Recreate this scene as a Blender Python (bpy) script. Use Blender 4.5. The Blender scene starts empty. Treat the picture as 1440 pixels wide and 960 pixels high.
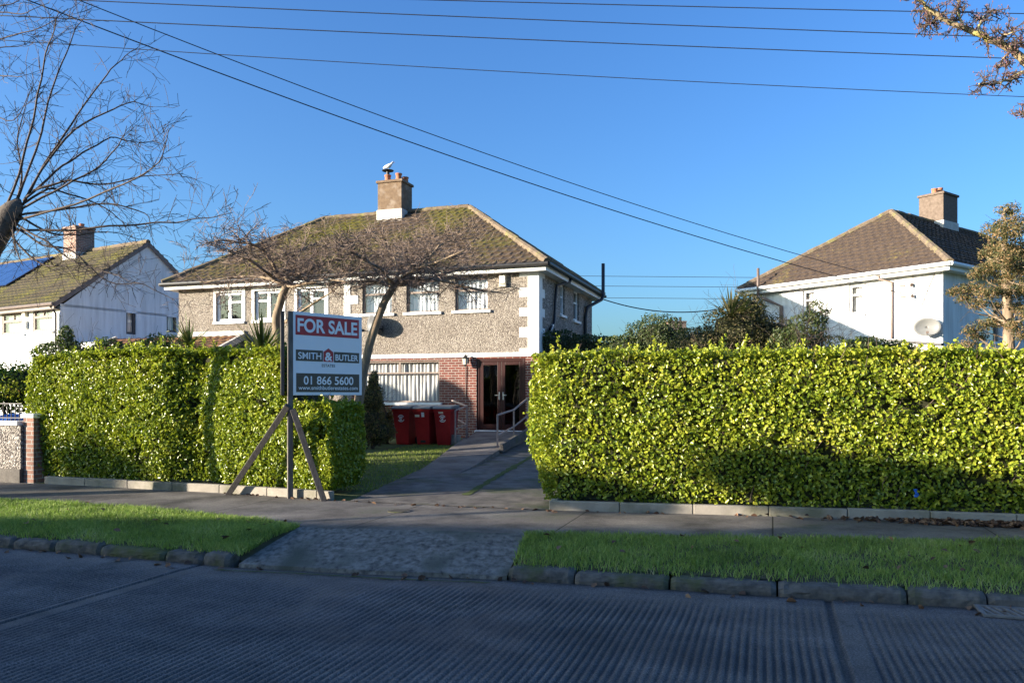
import bpy, bmesh, math, random
import numpy as np
from mathutils import Vector, Matrix, noise as mnoise

R = math.radians
scene = bpy.context.scene
COL = scene.collection
rng = random.Random(7)
nrg = np.random.default_rng(11)

# ---------------------------------------------------------------- camera
F, CX, HZ, EYE = 1100.0, 720.0, 555.0, 1.65
cam = bpy.data.cameras.new('camera')
cam.sensor_width = 36.0
cam.lens = 36.0 * F / 1440.0
cam.shift_y = (HZ - 480.0) / 1440.0
cam.clip_start, cam.clip_end = 0.1, 2000.0
camo = bpy.data.objects.new('camera', cam)
camo.location = (0, 0, EYE)
camo.rotation_euler = (R(90), 0, 0)
COL.objects.link(camo)
scene.camera = camo

# ---------------------------------------------------------------- sky, sun, exposure
SUN_EL = R(10.5)
SDX, SDY = 0.956, 0.292                      # horizontal direction in which the light travels
world = bpy.data.worlds.new('World')
scene.world = world
world.use_nodes = True
wn = world.node_tree
wn.nodes.clear()
wo = wn.nodes.new('ShaderNodeOutputWorld')
bg = wn.nodes.new('ShaderNodeBackground')
sky = wn.nodes.new('ShaderNodeTexSky')
sky.sky_type = 'NISHITA'
sky.sun_disc = False
sky.sun_elevation = SUN_EL
sky.sun_rotation = math.atan2(-SDX, -SDY)
sky.air_density, sky.dust_density, sky.ozone_density = 1.0, 2.6, 3.4
hs = wn.nodes.new('ShaderNodeHueSaturation')
hs.inputs['Saturation'].default_value = 1.12
hs.inputs['Hue'].default_value = 0.51
wn.links.new(sky.outputs[0], hs.inputs['Color'])
tint = wn.nodes.new('ShaderNodeMix')
tint.data_type = 'RGBA'
tint.blend_type = 'MULTIPLY'
tint.inputs[0].default_value = 1.0
tint.inputs[7].default_value = (0.60, 0.775, 0.87, 1)
wn.links.new(hs.outputs[0], tint.inputs[6])
wn.links.new(tint.outputs[2], bg.inputs['Color'])
bg.inputs['Strength'].default_value = 0.15
wn.links.new(bg.outputs[0], wo.inputs['Surface'])
sl = bpy.data.lights.new('sun', 'SUN')
sl.energy = 5.0
sl.angle = R(0.5)
sl.color = (1.0, 0.885, 0.74)
so = bpy.data.objects.new('sun', sl)
ld = Vector((SDX * math.cos(SUN_EL), SDY * math.cos(SUN_EL), -math.sin(SUN_EL)))
so.rotation_euler = ld.to_track_quat('-Z', 'Y').to_euler()
so.location = (-20, -12, 20)
COL.objects.link(so)
scene.view_settings.view_transform = 'Standard'
scene.view_settings.look = 'None'
scene.view_settings.gamma = 1.0
scene.view_settings.use_curve_mapping = False
scene.view_settings.exposure = 1.5

# ---------------------------------------------------------------- helpers
def P(px, py, z=0.0):
    y = F * (EYE - z) / (py - HZ)
    return Vector(((px - CX) / F * y, y, z))

def Q(px, py, y):
    return Vector(((px - CX) / F * y, y, EYE + (HZ - py) / F * y))

def link(o, parent=None):
    COL.objects.link(o)
    if parent is not None:
        o.parent = parent
    return o

def tag(o, label, cat, group=None):
    o['label'] = label
    o['category'] = cat
    if group:
        o['group'] = group
    return o

def thing(name, label, cat, loc=(0, 0, 0), rotz=0.0, group=None):
    o = bpy.data.objects.new(name, None)
    o.empty_display_size = 0.3
    o.location = loc
    o.rotation_euler = (0, 0, rotz)
    COL.objects.link(o)
    return tag(o, label, cat, group)

class MB:
    def __init__(s):
        s.v, s.f = [], []
    def add(s, vs, fs):
        b = len(s.v)
        s.v.extend([tuple(v) for v in vs])
        s.f.extend([tuple(i + b for i in f) for f in fs])
    def box(s, x0, x1, y0, y1, z0, z1, M=None):
        vs = [Vector((x, y, z)) for z in (z0, z1) for x, y in ((x0, y0), (x1, y0), (x1, y1), (x0, y1))]
        if M is not None:
            vs = [M @ v for v in vs]
        s.add(vs, [(0, 3, 2, 1), (4, 5, 6, 7), (0, 1, 5, 4), (1, 2, 6, 5), (2, 3, 7, 6), (3, 0, 4, 7)])
    def bar(s, a, b, w, h, up=Vector((0, 0, 1))):
        a, b = Vector(a), Vector(b)
        d = (b - a)
        L = d.length
        d.normalize()
        x = d.cross(up)
        if x.length < 1e-4:
            x = d.cross(Vector((0, 1, 0)))
        x.normalize()
        u = x.cross(d)
        vs = []
        for t in (a, b):
            for i, j in ((-1, -1), (1, -1), (1, 1), (-1, 1)):
                vs.append(t + x * (i * w / 2) + u * (j * h / 2))
        s.add(vs, [(3, 2, 1, 0), (4, 5, 6, 7), (0, 1, 5, 4), (1, 2, 6, 5), (2, 3, 7, 6), (3, 0, 4, 7)])
    def tube(s, pts, rad, n=6, cap=True):
        pts = [Vector(p) for p in pts]
        if not hasattr(rad, '__len__'):
            rad = [rad] * len(pts)
        b = len(s.v)
        ref = None
        for i, p in enumerate(pts):
            if i == 0:
                d = pts[1] - p
            elif i == len(pts) - 1:
                d = p - pts[-2]
            else:
                d = pts[i + 1] - pts[i - 1]
            if d.length < 1e-9:
                d = Vector((0, 0, 1))
            d.normalize()
            if ref is None:
                ref = d.orthogonal()
            x = ref - d * ref.dot(d)
            if x.length < 1e-5:
                x = d.orthogonal()
            x.normalize()
            ref = x
            y = d.cross(x)
            for k in range(n):
                a = 2 * math.pi * k / n
                q = p + (x * math.cos(a) + y * math.sin(a)) * rad[i]
                s.v.append((q.x, q.y, q.z))
        for i in range(len(pts) - 1):
            for k in range(n):
                k2 = (k + 1) % n
                s.f.append((b + i * n + k, b + i * n + k2, b + (i + 1) * n + k2, b + (i + 1) * n + k))
        if cap:
            s.f.append(tuple(b + k for k in reversed(range(n))))
            e = b + (len(pts) - 1) * n
            s.f.append(tuple(e + k for k in range(n)))
    def lathe(s, c, prof, n=20):
        b = len(s.v)
        c = Vector(c)
        for r, z in prof:
            for k in range(n):
                a = 2 * math.pi * k / n
                s.v.append((c.x + r * math.cos(a), c.y + r * math.sin(a), c.z + z))
        for i in range(len(prof) - 1):
            for k in range(n):
                k2 = (k + 1) % n
                s.f.append((b + i * n + k, b + i * n + k2, b + (i + 1) * n + k2, b + (i + 1) * n + k))
        s.f.append(tuple(b + k for k in reversed(range(n))))
        e = b + (len(prof) - 1) * n
        s.f.append(tuple(e + k for k in range(n)))
    def quad(s, a, b, c, d):
        s.add([a, b, c, d], [(0, 1, 2, 3)])
    def prism(s, poly, ax, d0, d1):
        """poly of 2D points in the plane perpendicular to axis ax ('x' or 'y'), extruded d0..d1"""
        n = len(poly)
        vs = []
        for d in (d0, d1):
            for p, q in poly:
                vs.append((d, p, q) if ax == 'x' else ((p, d, q) if ax == 'y' else (p, q, d)))
        fs = [tuple(reversed(range(n))), tuple(range(n, 2 * n))]
        fs += [(i, (i + 1) % n, n + (i + 1) % n, n + i) for i in range(n)]
        s.add(vs, fs)
    def build(s, name, mat, parent=None, smooth=False, bevel=0.0, fix=True):
        me = bpy.data.meshes.new(name)
        me.from_pydata(s.v, [], s.f)
        me.materials.append(mat)
        if fix:
            bm = bmesh.new()
            bm.from_mesh(me)
            bmesh.ops.recalc_face_normals(bm, faces=bm.faces)
            bm.to_mesh(me)
            bm.free()
        if smooth:
            me.polygons.foreach_set('use_smooth', [True] * len(me.polygons))
        me.update()
        o = bpy.data.objects.new(name, me)
        link(o, parent)
        if bevel:
            m = o.modifiers.new('bevel', 'BEVEL')
            m.width = bevel
            m.segments = 2
            m.limit_method = 'ANGLE'
        return o

def np_mesh(name, verts, faces_flat, nper, mat, parent=None, rnd=None, smooth=False):
    me = bpy.data.meshes.new(name)
    nf = len(faces_flat) // nper
    me.vertices.add(len(verts))
    me.vertices.foreach_set('co', np.asarray(verts, dtype=np.float32).ravel())
    me.loops.add(nf * nper)
    me.loops.foreach_set('vertex_index', np.asarray(faces_flat, dtype=np.int32))
    me.polygons.add(nf)
    me.polygons.foreach_set('loop_start', np.arange(0, nf * nper, nper, dtype=np.int32))
    me.polygons.foreach_set('loop_total', np.full(nf, nper, dtype=np.int32))
    if rnd is not None:
        a = me.attributes.new('rnd', 'FLOAT', 'FACE')
        a.data.foreach_set('value', np.asarray(rnd, dtype=np.float32))
    me.materials.append(mat)
    me.update(calc_edges=True)
    if smooth:
        me.polygons.foreach_set('use_smooth', np.ones(nf, dtype=bool))
    o = bpy.data.objects.new(name, me)
    return link(o, parent)

def unit(a):
    return a / np.maximum(np.linalg.norm(a, axis=1, keepdims=True), 1e-9)

def leaves(name, pos, out, mat, parent, L=0.06, W=0.038, spread=0.8, up=0.35, fold=0.25, rnd_extra=None):
    """ovate folded leaves at pos; blades face roughly 'out'"""
    n = len(pos)
    nor = unit(out + nrg.normal(0, spread, (n, 3)))
    ax = nrg.normal(0, 1, (n, 3)) + np.array([0, 0, up])
    ax = unit(ax - nor * np.sum(ax * nor, axis=1, keepdims=True))
    sd = np.cross(nor, ax)
    s = nrg.uniform(0.65, 1.25, (n, 1))
    l, w = L * s, W * s
    f = fold * w
    v = np.empty((n, 6, 3))
    v[:, 0] = pos - ax * l * 0.45
    v[:, 1] = pos - ax * l * 0.1 + sd * w * 0.5 + nor * f
    v[:, 2] = pos + ax * l * 0.25 + sd * w * 0.42 + nor * f
    v[:, 3] = pos + ax * l * 0.55 - nor * f * 0.6
    v[:, 4] = pos + ax * l * 0.25 - sd * w * 0.42 + nor * f
    v[:, 5] = pos - ax * l * 0.1 - sd * w * 0.5 + nor * f
    b = (np.arange(n) * 6)[:, None]
    faces = np.concatenate([b + np.array([[0, 1, 2, 3]]), b + np.array([[0, 3, 4, 5]])], axis=1).ravel()
    r = nrg.random(n)
    if rnd_extra is not None:
        r = np.clip(r * 0.6 + rnd_extra * 0.4, 0, 1)
    return np_mesh(name, v.reshape(-1, 3), faces, 4, mat, parent, np.repeat(r, 2))

# ---------------------------------------------------------------- materials
def newmat(name):
    m = bpy.data.materials.new(name)
    m.use_nodes = True
    nt = m.node_tree
    b = nt.nodes['Principled BSDF']
    return m, nt, b

def ramp(nt, stops):
    r = nt.nodes.new('ShaderNodeValToRGB')
    while len(r.color_ramp.elements) < len(stops):
        r.color_ramp.elements.new(0.5)
    for e, (p, c) in zip(r.color_ramp.elements, stops):
        e.position = p
        e.color = (c[0], c[1], c[2], 1)
    return r

def coords(nt, scale=(1, 1, 1), kind='Object'):
    t = nt.nodes.new('ShaderNodeTexCoord')
    mp = nt.nodes.new('ShaderNodeMapping')
    mp.inputs['Scale'].default_value = scale
    nt.links.new(t.outputs[kind], mp.inputs['Vector'])
    return mp.outputs[0]

def noise(nt, vec, scale, detail=4, rough=0.55):
    n = nt.nodes.new('ShaderNodeTexNoise')
    n.inputs['Scale'].default_value = scale
    n.inputs['Detail'].default_value = detail
    n.inputs['Roughness'].default_value = rough
    nt.links.new(vec, n.inputs['Vector'])
    return n.outputs['Fac']

def mixc(nt, fac, a, b, mode='MIX'):
    m = nt.nodes.new('ShaderNodeMix')
    m.data_type = 'RGBA'
    m.blend_type = mode
    for sock, val in ((m.inputs['Factor'], fac), (m.inputs['A'], a), (m.inputs['B'], b)):
        pass
    ins = {'f': m.inputs[0], 'a': m.inputs[6], 'b': m.inputs[7]}
    for k, val in (('f', fac), ('a', a), ('b', b)):
        if isinstance(val, bpy.types.NodeSocket):
            nt.links.new(val, ins[k])
        elif k == 'f':
            ins[k].default_value = val
        else:
            ins[k].default_value = (val[0], val[1], val[2], 1)
    return m.outputs[2]

def bump(nt, b, h, strength=0.5, dist=0.02):
    n = nt.nodes.new('ShaderNodeBump')
    n.inputs['Strength'].default_value = strength
    n.inputs['Distance'].default_value = dist
    nt.links.new(h, n.inputs['Height'])
    nt.links.new(n.outputs[0], b.inputs['Normal'])

def mat_noise(name, c1, c2, scale=6, rough=0.8, bs=0.0, bscale=40, metal=0.0, spec=0.3, c3=None, s3=1.0, vscale=(1, 1, 1)):
    m, nt, b = newmat(name)
    v = coords(nt, vscale)
    n = noise(nt, v, scale, 6, 0.6)
    r = ramp(nt, [(0.3, c1), (0.7, c2)])
    nt.links.new(n, r.inputs[0])
    col = r.outputs[0]
    if c3 is not None:
        n3 = noise(nt, v, s3, 5, 0.6)
        r3 = ramp(nt, [(0.5, (0, 0, 0)), (0.66, (1, 1, 1))])
        nt.links.new(n3, r3.inputs[0])
        col = mixc(nt, r3.outputs[0], col, c3)
    nt.links.new(col, b.inputs['Base Color'])
    b.inputs['Roughness'].default_value = rough
    b.inputs['Metallic'].default_value = metal
    b.inputs['Specular IOR Level'].default_value = spec
    if bs:
        bump(nt, b, noise(nt, v, bscale, 5, 0.65), bs, 0.01)
    return m

def mat_leaf(name, stops, rough=0.38, trans=0.3, tcol=(0.25, 0.4, 0.03), spec=0.5):
    m, nt, b = newmat(name)
    a = nt.nodes.new('ShaderNodeAttribute')
    a.attribute_name = 'rnd'
    r = ramp(nt, stops)
    nt.links.new(a.outputs['Fac'], r.inputs[0])
    nt.links.new(r.outputs[0], b.inputs['Base Color'])
    b.inputs['Roughness'].default_value = rough
    b.inputs['Specular IOR Level'].default_value = spec
    t = nt.nodes.new('ShaderNodeBsdfTranslucent')
    mx = mixc(nt, 0.5, r.outputs[0], tcol)
    nt.links.new(mx, t.inputs['Color'])
    ms = nt.nodes.new('ShaderNodeMixShader')
    ms.inputs[0].default_value = trans
    nt.links.new(b.outputs[0], ms.inputs[1])
    nt.links.new(t.outputs[0], ms.inputs[2])
    nt.links.new(ms.outputs[0], nt.nodes['Material Output'].inputs['Surface'])
    return m

def mat_pebble(name, base, lo, hi, scale=26, bs=0.9):
    m, nt, b = newmat(name)
    v = coords(nt)
    vo = nt.nodes.new('ShaderNodeTexVoronoi')
    vo.inputs['Scale'].default_value = scale
    nt.links.new(v, vo.inputs['Vector'])
    sp = nt.nodes.new('ShaderNodeSeparateColor')
    nt.links.new(vo.outputs['Color'], sp.inputs[0])
    r = ramp(nt, [(0.0, lo), (0.25, lo), (0.5, base), (0.75, base), (1.0, hi)])
    nt.links.new(sp.outputs[0], r.inputs[0])
    n = noise(nt, v, 1.3, 5, 0.6)
    rr = ramp(nt, [(0.3, (0.74, 0.72, 0.70)), (0.7, (1.0, 1.0, 1.0))])
    nt.links.new(n, rr.inputs[0])
    c = mixc(nt, 1.0, r.outputs[0], rr.outputs[0], 'MULTIPLY')
    nt.links.new(c, b.inputs['Base Color'])
    b.inputs['Roughness'].default_value = 0.9
    b.inputs['Specular IOR Level'].default_value = 0.2
    mm = nt.nodes.new('ShaderNodeMath')
    mm.operation = 'SUBTRACT'
    mm.inputs[0].default_value = 1.0
    nt.links.new(vo.outputs['Distance'], mm.inputs[1])
    bump(nt, b, mm.outputs[0], bs, 0.03)
    return m

def mat_brick(name, c1, c2, mortar, bw=0.225, bh=0.075):
    m, nt, b = newmat(name)
    t = nt.nodes.new('ShaderNodeTexCoord')
    s = nt.nodes.new('ShaderNodeSeparateXYZ')
    nt.links.new(t.outputs['Object'], s.inputs[0])
    ad = nt.nodes.new('ShaderNodeMath')
    nt.links.new(s.outputs[0], ad.inputs[0])
    nt.links.new(s.outputs[1], ad.inputs[1])
    cb = nt.nodes.new('ShaderNodeCombineXYZ')
    nt.links.new(ad.outputs[0], cb.inputs[0])
    nt.links.new(s.outputs[2], cb.inputs[1])
    br = nt.nodes.new('ShaderNodeTexBrick')
    nt.links.new(cb.outputs[0], br.inputs['Vector'])
    br.inputs['Scale'].default_value = 1.0
    br.inputs['Brick Width'].default_value = bw
    br.inputs['Row Height'].default_value = bh
    br.inputs['Mortar Size'].default_value = 0.009
    br.inputs['Mortar Smooth'].default_value = 0.2
    br.inputs['Color1'].default_value = (*c1, 1)
    br.inputs['Color2'].default_value = (*c2, 1)
    br.inputs['Mortar'].default_value = (*mortar, 1)
    n = noise(nt, t.outputs['Object'], 5, 5)
    rr = ramp(nt, [(0.3, (0.7, 0.7, 0.7)), (0.7, (1, 1, 1))])
    nt.links.new(n, rr.inputs[0])
    nt.links.new(mixc(nt, 1.0, br.outputs[0], rr.outputs[0], 'MULTIPLY'), b.inputs['Base Color'])
    b.inputs['Roughness'].default_value = 0.85
    iv = nt.nodes.new('ShaderNodeMath')
    iv.operation = 'SUBTRACT'
    iv.inputs[0].default_value = 1.0
    nt.links.new(br.outputs['Fac'], iv.inputs[1])
    bump(nt, b, iv.outputs[0], 0.6, 0.01)
    return m

def mat_roof(name, c1, c2, moss, mlo=0.46, mhi=0.62, ms=1.1):
    m, nt, b = newmat(name)
    v = coords(nt)
    vo = noise(nt, v, 9, 4, 0.7)
    r = ramp(nt, [(0.3, c1), (0.72, c2)])
    nt.links.new(vo, r.inputs[0])
    n1 = noise(nt, v, ms, 3, 0.5)
    n2 = noise(nt, v, 11, 4, 0.7)
    mm = nt.nodes.new('ShaderNodeMath')
    mm.operation = 'MULTIPLY_ADD'
    mm.inputs[1].default_value = 0.45
    nt.links.new(n2, mm.inputs[0])
    m2 = nt.nodes.new('ShaderNodeMath')
    m2.operation = 'MULTIPLY'
    m2.inputs[1].default_value = 0.62
    nt.links.new(n1, m2.inputs[0])
    nt.links.new(m2.outputs[0], mm.inputs[2])
    r2 = ramp(nt, [(mlo, (0, 0, 0)), (mhi, (1, 1, 1))])
    nt.links.new(mm.outputs[0], r2.inputs[0])
    mo = ramp(nt, [(0.35, (moss[0] * .55, moss[1] * .55, moss[2] * .6)), (0.7, moss)])
    nt.links.new(n2, mo.inputs[0])
    nt.links.new(mixc(nt, r2.outputs[0], r.outputs[0], mo.outputs[0]), b.inputs['Base Color'])
    b.inputs['Roughness'].default_value = 0.9
    b.inputs['Specular IOR Level'].default_value = 0.2
    bump(nt, b, n2, 0.5, 0.02)
    return m

def mat_glass(name, tint=(0.95, 0.97, 1.0), base=0.07):
    m, nt, b = newmat(name)
    tr = nt.nodes.new('ShaderNodeBsdfTransparent')
    tr.inputs[0].default_value = (*tint, 1)
    gl = nt.nodes.new('ShaderNodeBsdfGlossy')
    gl.inputs['Roughness'].default_value = 0.03
    gl.inputs['Color'].default_value = (1, 1, 1, 1)
    lf_ = nt.nodes.new('ShaderNodeLayerWeight')
    lf_.inputs['Blend'].default_value = 0.5
    lw = nt.nodes.new('ShaderNodeMath')
    lw.operation = 'POWER'
    lw.inputs[1].default_value = 4.0
    nt.links.new(lf_.outputs['Facing'], lw.inputs[0])
    ad = nt.nodes.new('ShaderNodeMath')
    ad.inputs[1].default_value = base
    ad.use_clamp = True
    nt.links.new(lw.outputs[0], ad.inputs[0])
    v = coords(nt)
    bn = nt.nodes.new('ShaderNodeBump')
    bn.inputs['Strength'].default_value = 0.05
    bn.inputs['Distance'].default_value = 0.05
    nt.links.new(noise(nt, v, 1.6, 2), bn.inputs['Height'])
    nt.links.new(bn.outputs[0], gl.inputs['Normal'])
    ms = nt.nodes.new('ShaderNodeMixShader')
    nt.links.new(ad.outputs[0], ms.inputs[0])
    nt.links.new(tr.outputs[0], ms.inputs[1])
    nt.links.new(gl.outputs[0], ms.inputs[2])
    nt.links.new(ms.outputs[0], nt.nodes['Material Output'].inputs['Surface'])
    return m

M = {}
M['pebble'] = mat_pebble('pebbledash', (0.37, 0.32, 0.265), (0.19, 0.16, 0.135), (0.54, 0.48, 0.41), 46)
M['pebble_grey'] = mat_pebble('pebbledash_grey', (0.40, 0.36, 0.31), (0.14, 0.12, 0.11), (0.70, 0.65, 0.58), 40)
M['brick'] = mat_brick('red_brick', (0.22, 0.052, 0.032), (0.14, 0.034, 0.024), (0.38, 0.33, 0.28))
M['brick_old'] = mat_brick('old_brick', (0.36, 0.18, 0.12), (0.28, 0.14, 0.10), (0.42, 0.38, 0.33))
M['chimney_render'] = mat_noise('brown_chimney_render', (0.13, 0.085, 0.055), (0.22, 0.15, 0.095), 9, 0.95, 0.5, 30, c3=(0.27, 0.21, 0.16), s3=3)
M['chimney_grey'] = mat_noise('grey_brown_chimney_render', (0.12, 0.088, 0.066), (0.20, 0.15, 0.118), 9, 0.95, 0.5, 30)
M['roof'] = mat_roof('mossy_brown_tile', (0.06, 0.043, 0.032), (0.14, 0.10, 0.072), (0.165, 0.15, 0.03), 0.52, 0.66, 0.55)
M['roof_right'] = mat_roof('brown_tile', (0.06, 0.043, 0.033), (0.13, 0.094, 0.072), (0.27, 0.22, 0.07), 0.62, 0.78, 0.8)
M['roof_left'] = mat_roof('old_lichen_tile', (0.075, 0.062, 0.042), (0.155, 0.125, 0.08), (0.21, 0.19, 0.05), 0.50, 0.66, 0.9)
M['roof_red'] = mat_roof('reddish_tile', (0.13, 0.065, 0.04), (0.24, 0.13, 0.08), (0.25, 0.21, 0.06), 0.55, 0.7, 1.5)
M['ridge'] = mat_noise('mortared_ridge', (0.11, 0.083, 0.06), (0.23, 0.17, 0.115), 5, 0.95, 0.6, 25, c3=(0.20, 0.175, 0.07), s3=2.2)
M['white'] = mat_noise('white_paint', (0.70, 0.69, 0.66), (0.82, 0.81, 0.78), 3, 0.6, 0.1, 30)
M['white_wall'] = mat_noise('white_dashed_render', (0.72, 0.71, 0.69), (0.83, 0.82, 0.80), 2.0, 0.85, 0.55, 55, c3=(0.66, 0.65, 0.62), s3=0.7)
def white_walls():
    m, nt, b = newmat('white_dashed_render')
    v = coords(nt)
    mp = nt.nodes.new('ShaderNodeMapping')
    mp.inputs['Scale'].default_value = (2.2, 2.2, 0.22)
    nt.links.new(v, mp.inputs['Vector'])
    n1 = noise(nt, mp.outputs[0], 2.0, 6, 0.65)
    r1 = ramp(nt, [(0.30, (0.56, 0.55, 0.53)), (0.5, (0.74, 0.735, 0.72)), (0.62, (0.82, 0.815, 0.80))])
    nt.links.new(n1, r1.inputs[0])
    n2 = noise(nt, v, 70, 3, 0.6)
    r2 = ramp(nt, [(0.3, (0.82, 0.82, 0.82)), (0.65, (1, 1, 1))])
    nt.links.new(n2, r2.inputs[0])
    nt.links.new(mixc(nt, 1.0, r1.outputs[0], r2.outputs[0], 'MULTIPLY'), b.inputs['Base Color'])
    b.inputs['Roughness'].default_value = 0.9
    bump(nt, b, n2, 0.8, 0.015)
    return m
M['white_wall'] = white_walls()
M['upvc'] = mat_noise('white_plastic', (0.78, 0.78, 0.78), (0.83, 0.83, 0.83), 3, 0.35)
M['brown_frame'] = mat_noise('brown_grey_frame', (0.20, 0.15, 0.12), (0.30, 0.24, 0.20), 12, 0.6)
M['dark_frame'] = mat_noise('dark_frame', (0.05, 0.045, 0.045), (0.08, 0.07, 0.07), 12, 0.5)
M['gutter'] = mat_noise('black_gutter', (0.02, 0.02, 0.022), (0.045, 0.042, 0.04), 6, 0.45)
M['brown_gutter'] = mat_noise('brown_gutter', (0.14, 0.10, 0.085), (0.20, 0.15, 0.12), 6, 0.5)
M['pipe_black'] = mat_noise('black_pipe', (0.02, 0.02, 0.022), (0.04, 0.04, 0.045), 6, 0.4)
M['glass'] = mat_glass('window_glass')
M['glass_dark'] = mat_glass('dark_glass', (0.25, 0.27, 0.28), 0.05)
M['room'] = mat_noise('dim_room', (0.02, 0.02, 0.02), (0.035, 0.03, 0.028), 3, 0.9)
M['curtain'] = mat_noise('net_curtain', (0.62, 0.61, 0.58), (0.78, 0.77, 0.74), 30, 0.9, vscale=(1, 1, 0.1))
M['curtain_grey'] = mat_noise('slate_curtain', (0.40, 0.38, 0.34), (0.66, 0.63, 0.57), 18, 0.9, vscale=(1, 1, 0.08))
M['door'] = mat_noise('varnished_mahogany', (0.024, 0.008, 0.007), (0.048, 0.014, 0.012), 6, 0.35, vscale=(6, 6, 0.7))
M['metal'] = mat_noise('bright_metal', (0.6, 0.58, 0.55), (0.75, 0.73, 0.7), 8, 0.3, metal=0.8)
M['rail'] = mat_noise('painted_rail', (0.28, 0.20, 0.165), (0.42, 0.32, 0.27), 14, 0.5)
M['terracotta'] = mat_noise('terracotta', (0.34, 0.13, 0.07), (0.48, 0.20, 0.11), 8, 0.85, 0.2)
M['lead'] = mat_noise('cement_flashing', (0.45, 0.41, 0.36), (0.62, 0.58, 0.52), 7, 0.9, 0.4)
M['concrete_old'] = mat_noise('mossy_concrete', (0.065, 0.057, 0.05), (0.21, 0.185, 0.155), 3.2, 0.85, 0.8, 55, c3=(0.07, 0.078, 0.035), s3=1.3)
M['slab'] = mat_noise('speckled_apron_concrete', (0.045, 0.042, 0.038), (0.27, 0.25, 0.22), 16, 0.85, 0.9, 45, c3=(0.075, 0.08, 0.06), s3=2.0, vscale=(1, 0.55, 1))
M['edging'] = mat_noise('garden_edging_concrete', (0.24, 0.215, 0.175), (0.36, 0.32, 0.26), 4, 0.9, 0.5, 40, c3=(0.16, 0.15, 0.10), s3=1.5)
M['kerb'] = mat_noise('weathered_kerb_stone', (0.06, 0.055, 0.05), (0.17, 0.15, 0.13), 11, 0.9, 0.9, 22, c3=(0.085, 0.095, 0.03), s3=1.8)
M['soil'] = mat_noise('soil', (0.045, 0.035, 0.022), (0.09, 0.07, 0.045), 9, 1.0, 0.8, 30)
M['turf'] = mat_noise('turf', (0.06, 0.075, 0.02), (0.11, 0.13, 0.035), 7, 1.0, 0.6, 30, c3=(0.07, 0.06, 0.025), s3=2.5)
M['verge_soil'] = mat_noise('verge_soil', (0.05, 0.055, 0.022), (0.11, 0.095, 0.05), 6, 1.0, 0.8, 30, c3=(0.10, 0.075, 0.05), s3=1.6)
M['blue_sheet'] = mat_noise('blue_tarpaulin', (0.02, 0.10, 0.42), (0.04, 0.17, 0.58), 4, 0.45, 0.3, 9)
M['post'] = mat_noise('weathered_grey_timber', (0.075, 0.066, 0.06), (0.21, 0.19, 0.165), 9, 0.85, 0.4, 40, vscale=(5, 5, 0.6))
M['post_dark'] = mat_noise('dark_timber', (0.045, 0.04, 0.037), (0.11, 0.097, 0.088), 9, 0.85, 0.3, 40, vscale=(5, 5, 0.6))
M['board_white'] = mat_noise('board_white', (0.84, 0.85, 0.86), (0.88, 0.89, 0.90), 2, 0.35)
M['board_red'] = mat_noise('board_red', (0.42, 0.035, 0.045), (0.47, 0.045, 0.05), 3, 0.4)
M['board_brown'] = mat_noise('board_brown', (0.085, 0.072, 0.058), (0.10, 0.086, 0.07), 3, 0.4)
M['bin_red'] = mat_noise('red_plastic', (0.27, 0.010, 0.012), (0.36, 0.016, 0.016), 5, 0.42, 0.1, 60)
M['bin_lid'] = mat_noise('grey_lid', (0.13, 0.15, 0.145), (0.22, 0.24, 0.23), 8, 0.5)
M['rubber'] = mat_noise('black_rubber', (0.015, 0.015, 0.015), (0.03, 0.03, 0.03), 8, 0.7)
M['wire'] = mat_noise('black_cable', (0.03, 0.03, 0.035), (0.05, 0.05, 0.055), 4, 0.6)
M['pole'] = mat_noise('pole_timber', (0.09, 0.07, 0.05), (0.16, 0.12, 0.09), 5, 0.9, 0.3)
M['grey_dish'] = mat_noise('grey_dish', (0.20, 0.20, 0.19), (0.26, 0.255, 0.24), 5, 0.5)
M['dark_dish'] = mat_noise('charcoal_dish', (0.10, 0.10, 0.105), (0.15, 0.15, 0.155), 5, 0.5)
M['cream'] = mat_noise('cream_plastic', (0.62, 0.56, 0.42), (0.70, 0.64, 0.50), 5, 0.5)
M['solar'] = mat_noise('solar_glass', (0.012, 0.03, 0.11), (0.02, 0.05, 0.16), 3, 0.12, spec=0.8)
M['bark_cherry'] = mat_noise('cherry_bark', (0.16, 0.115, 0.075), (0.36, 0.27, 0.18), 5, 0.85, 0.6, 25, vscale=(3, 3, 1))
M['twig_cherry'] = mat_noise('cherry_twigs', (0.10, 0.07, 0.055), (0.30, 0.215, 0.165), 5, 0.85)
M['bark_grey'] = mat_noise('grey_bark', (0.06, 0.048, 0.038), (0.17, 0.135, 0.105), 14, 0.85, 0.7, 25)
M['twig_dark'] = mat_noise('dark_shoots', (0.055, 0.042, 0.035), (0.13, 0.095, 0.075), 4, 0.8)
M['bark_lichen'] = mat_noise('lichen_bark', (0.26, 0.19, 0.12), (0.46, 0.36, 0.19), 12, 0.9, 0.6, 30, c3=(0.46, 0.40, 0.10), s3=7)
M['bud'] = mat_noise('purple_buds', (0.14, 0.07, 0.075), (0.25, 0.13, 0.12), 20, 0.7)
M['bark_dark'] = mat_noise('shrub_wood', (0.05, 0.038, 0.028), (0.10, 0.075, 0.055), 6, 0.9)
M['hedge_core'] = mat_noise('hedge_wood', (0.02, 0.022, 0.010), (0.045, 0.045, 0.02), 9, 1.0, 0.6, 12)
M['hedge_leaf'] = mat_leaf('hedge_leaf', [(0, (0.07, 0.12, 0.012)), (0.25, (0.17, 0.24, 0.02)), (0.6, (0.36, 0.41, 0.035)), (0.93, (0.50, 0.48, 0.06)), (1, (0.46, 0.26, 0.06))], 0.28, 0.35, (0.4, 0.45, 0.02))
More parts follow.
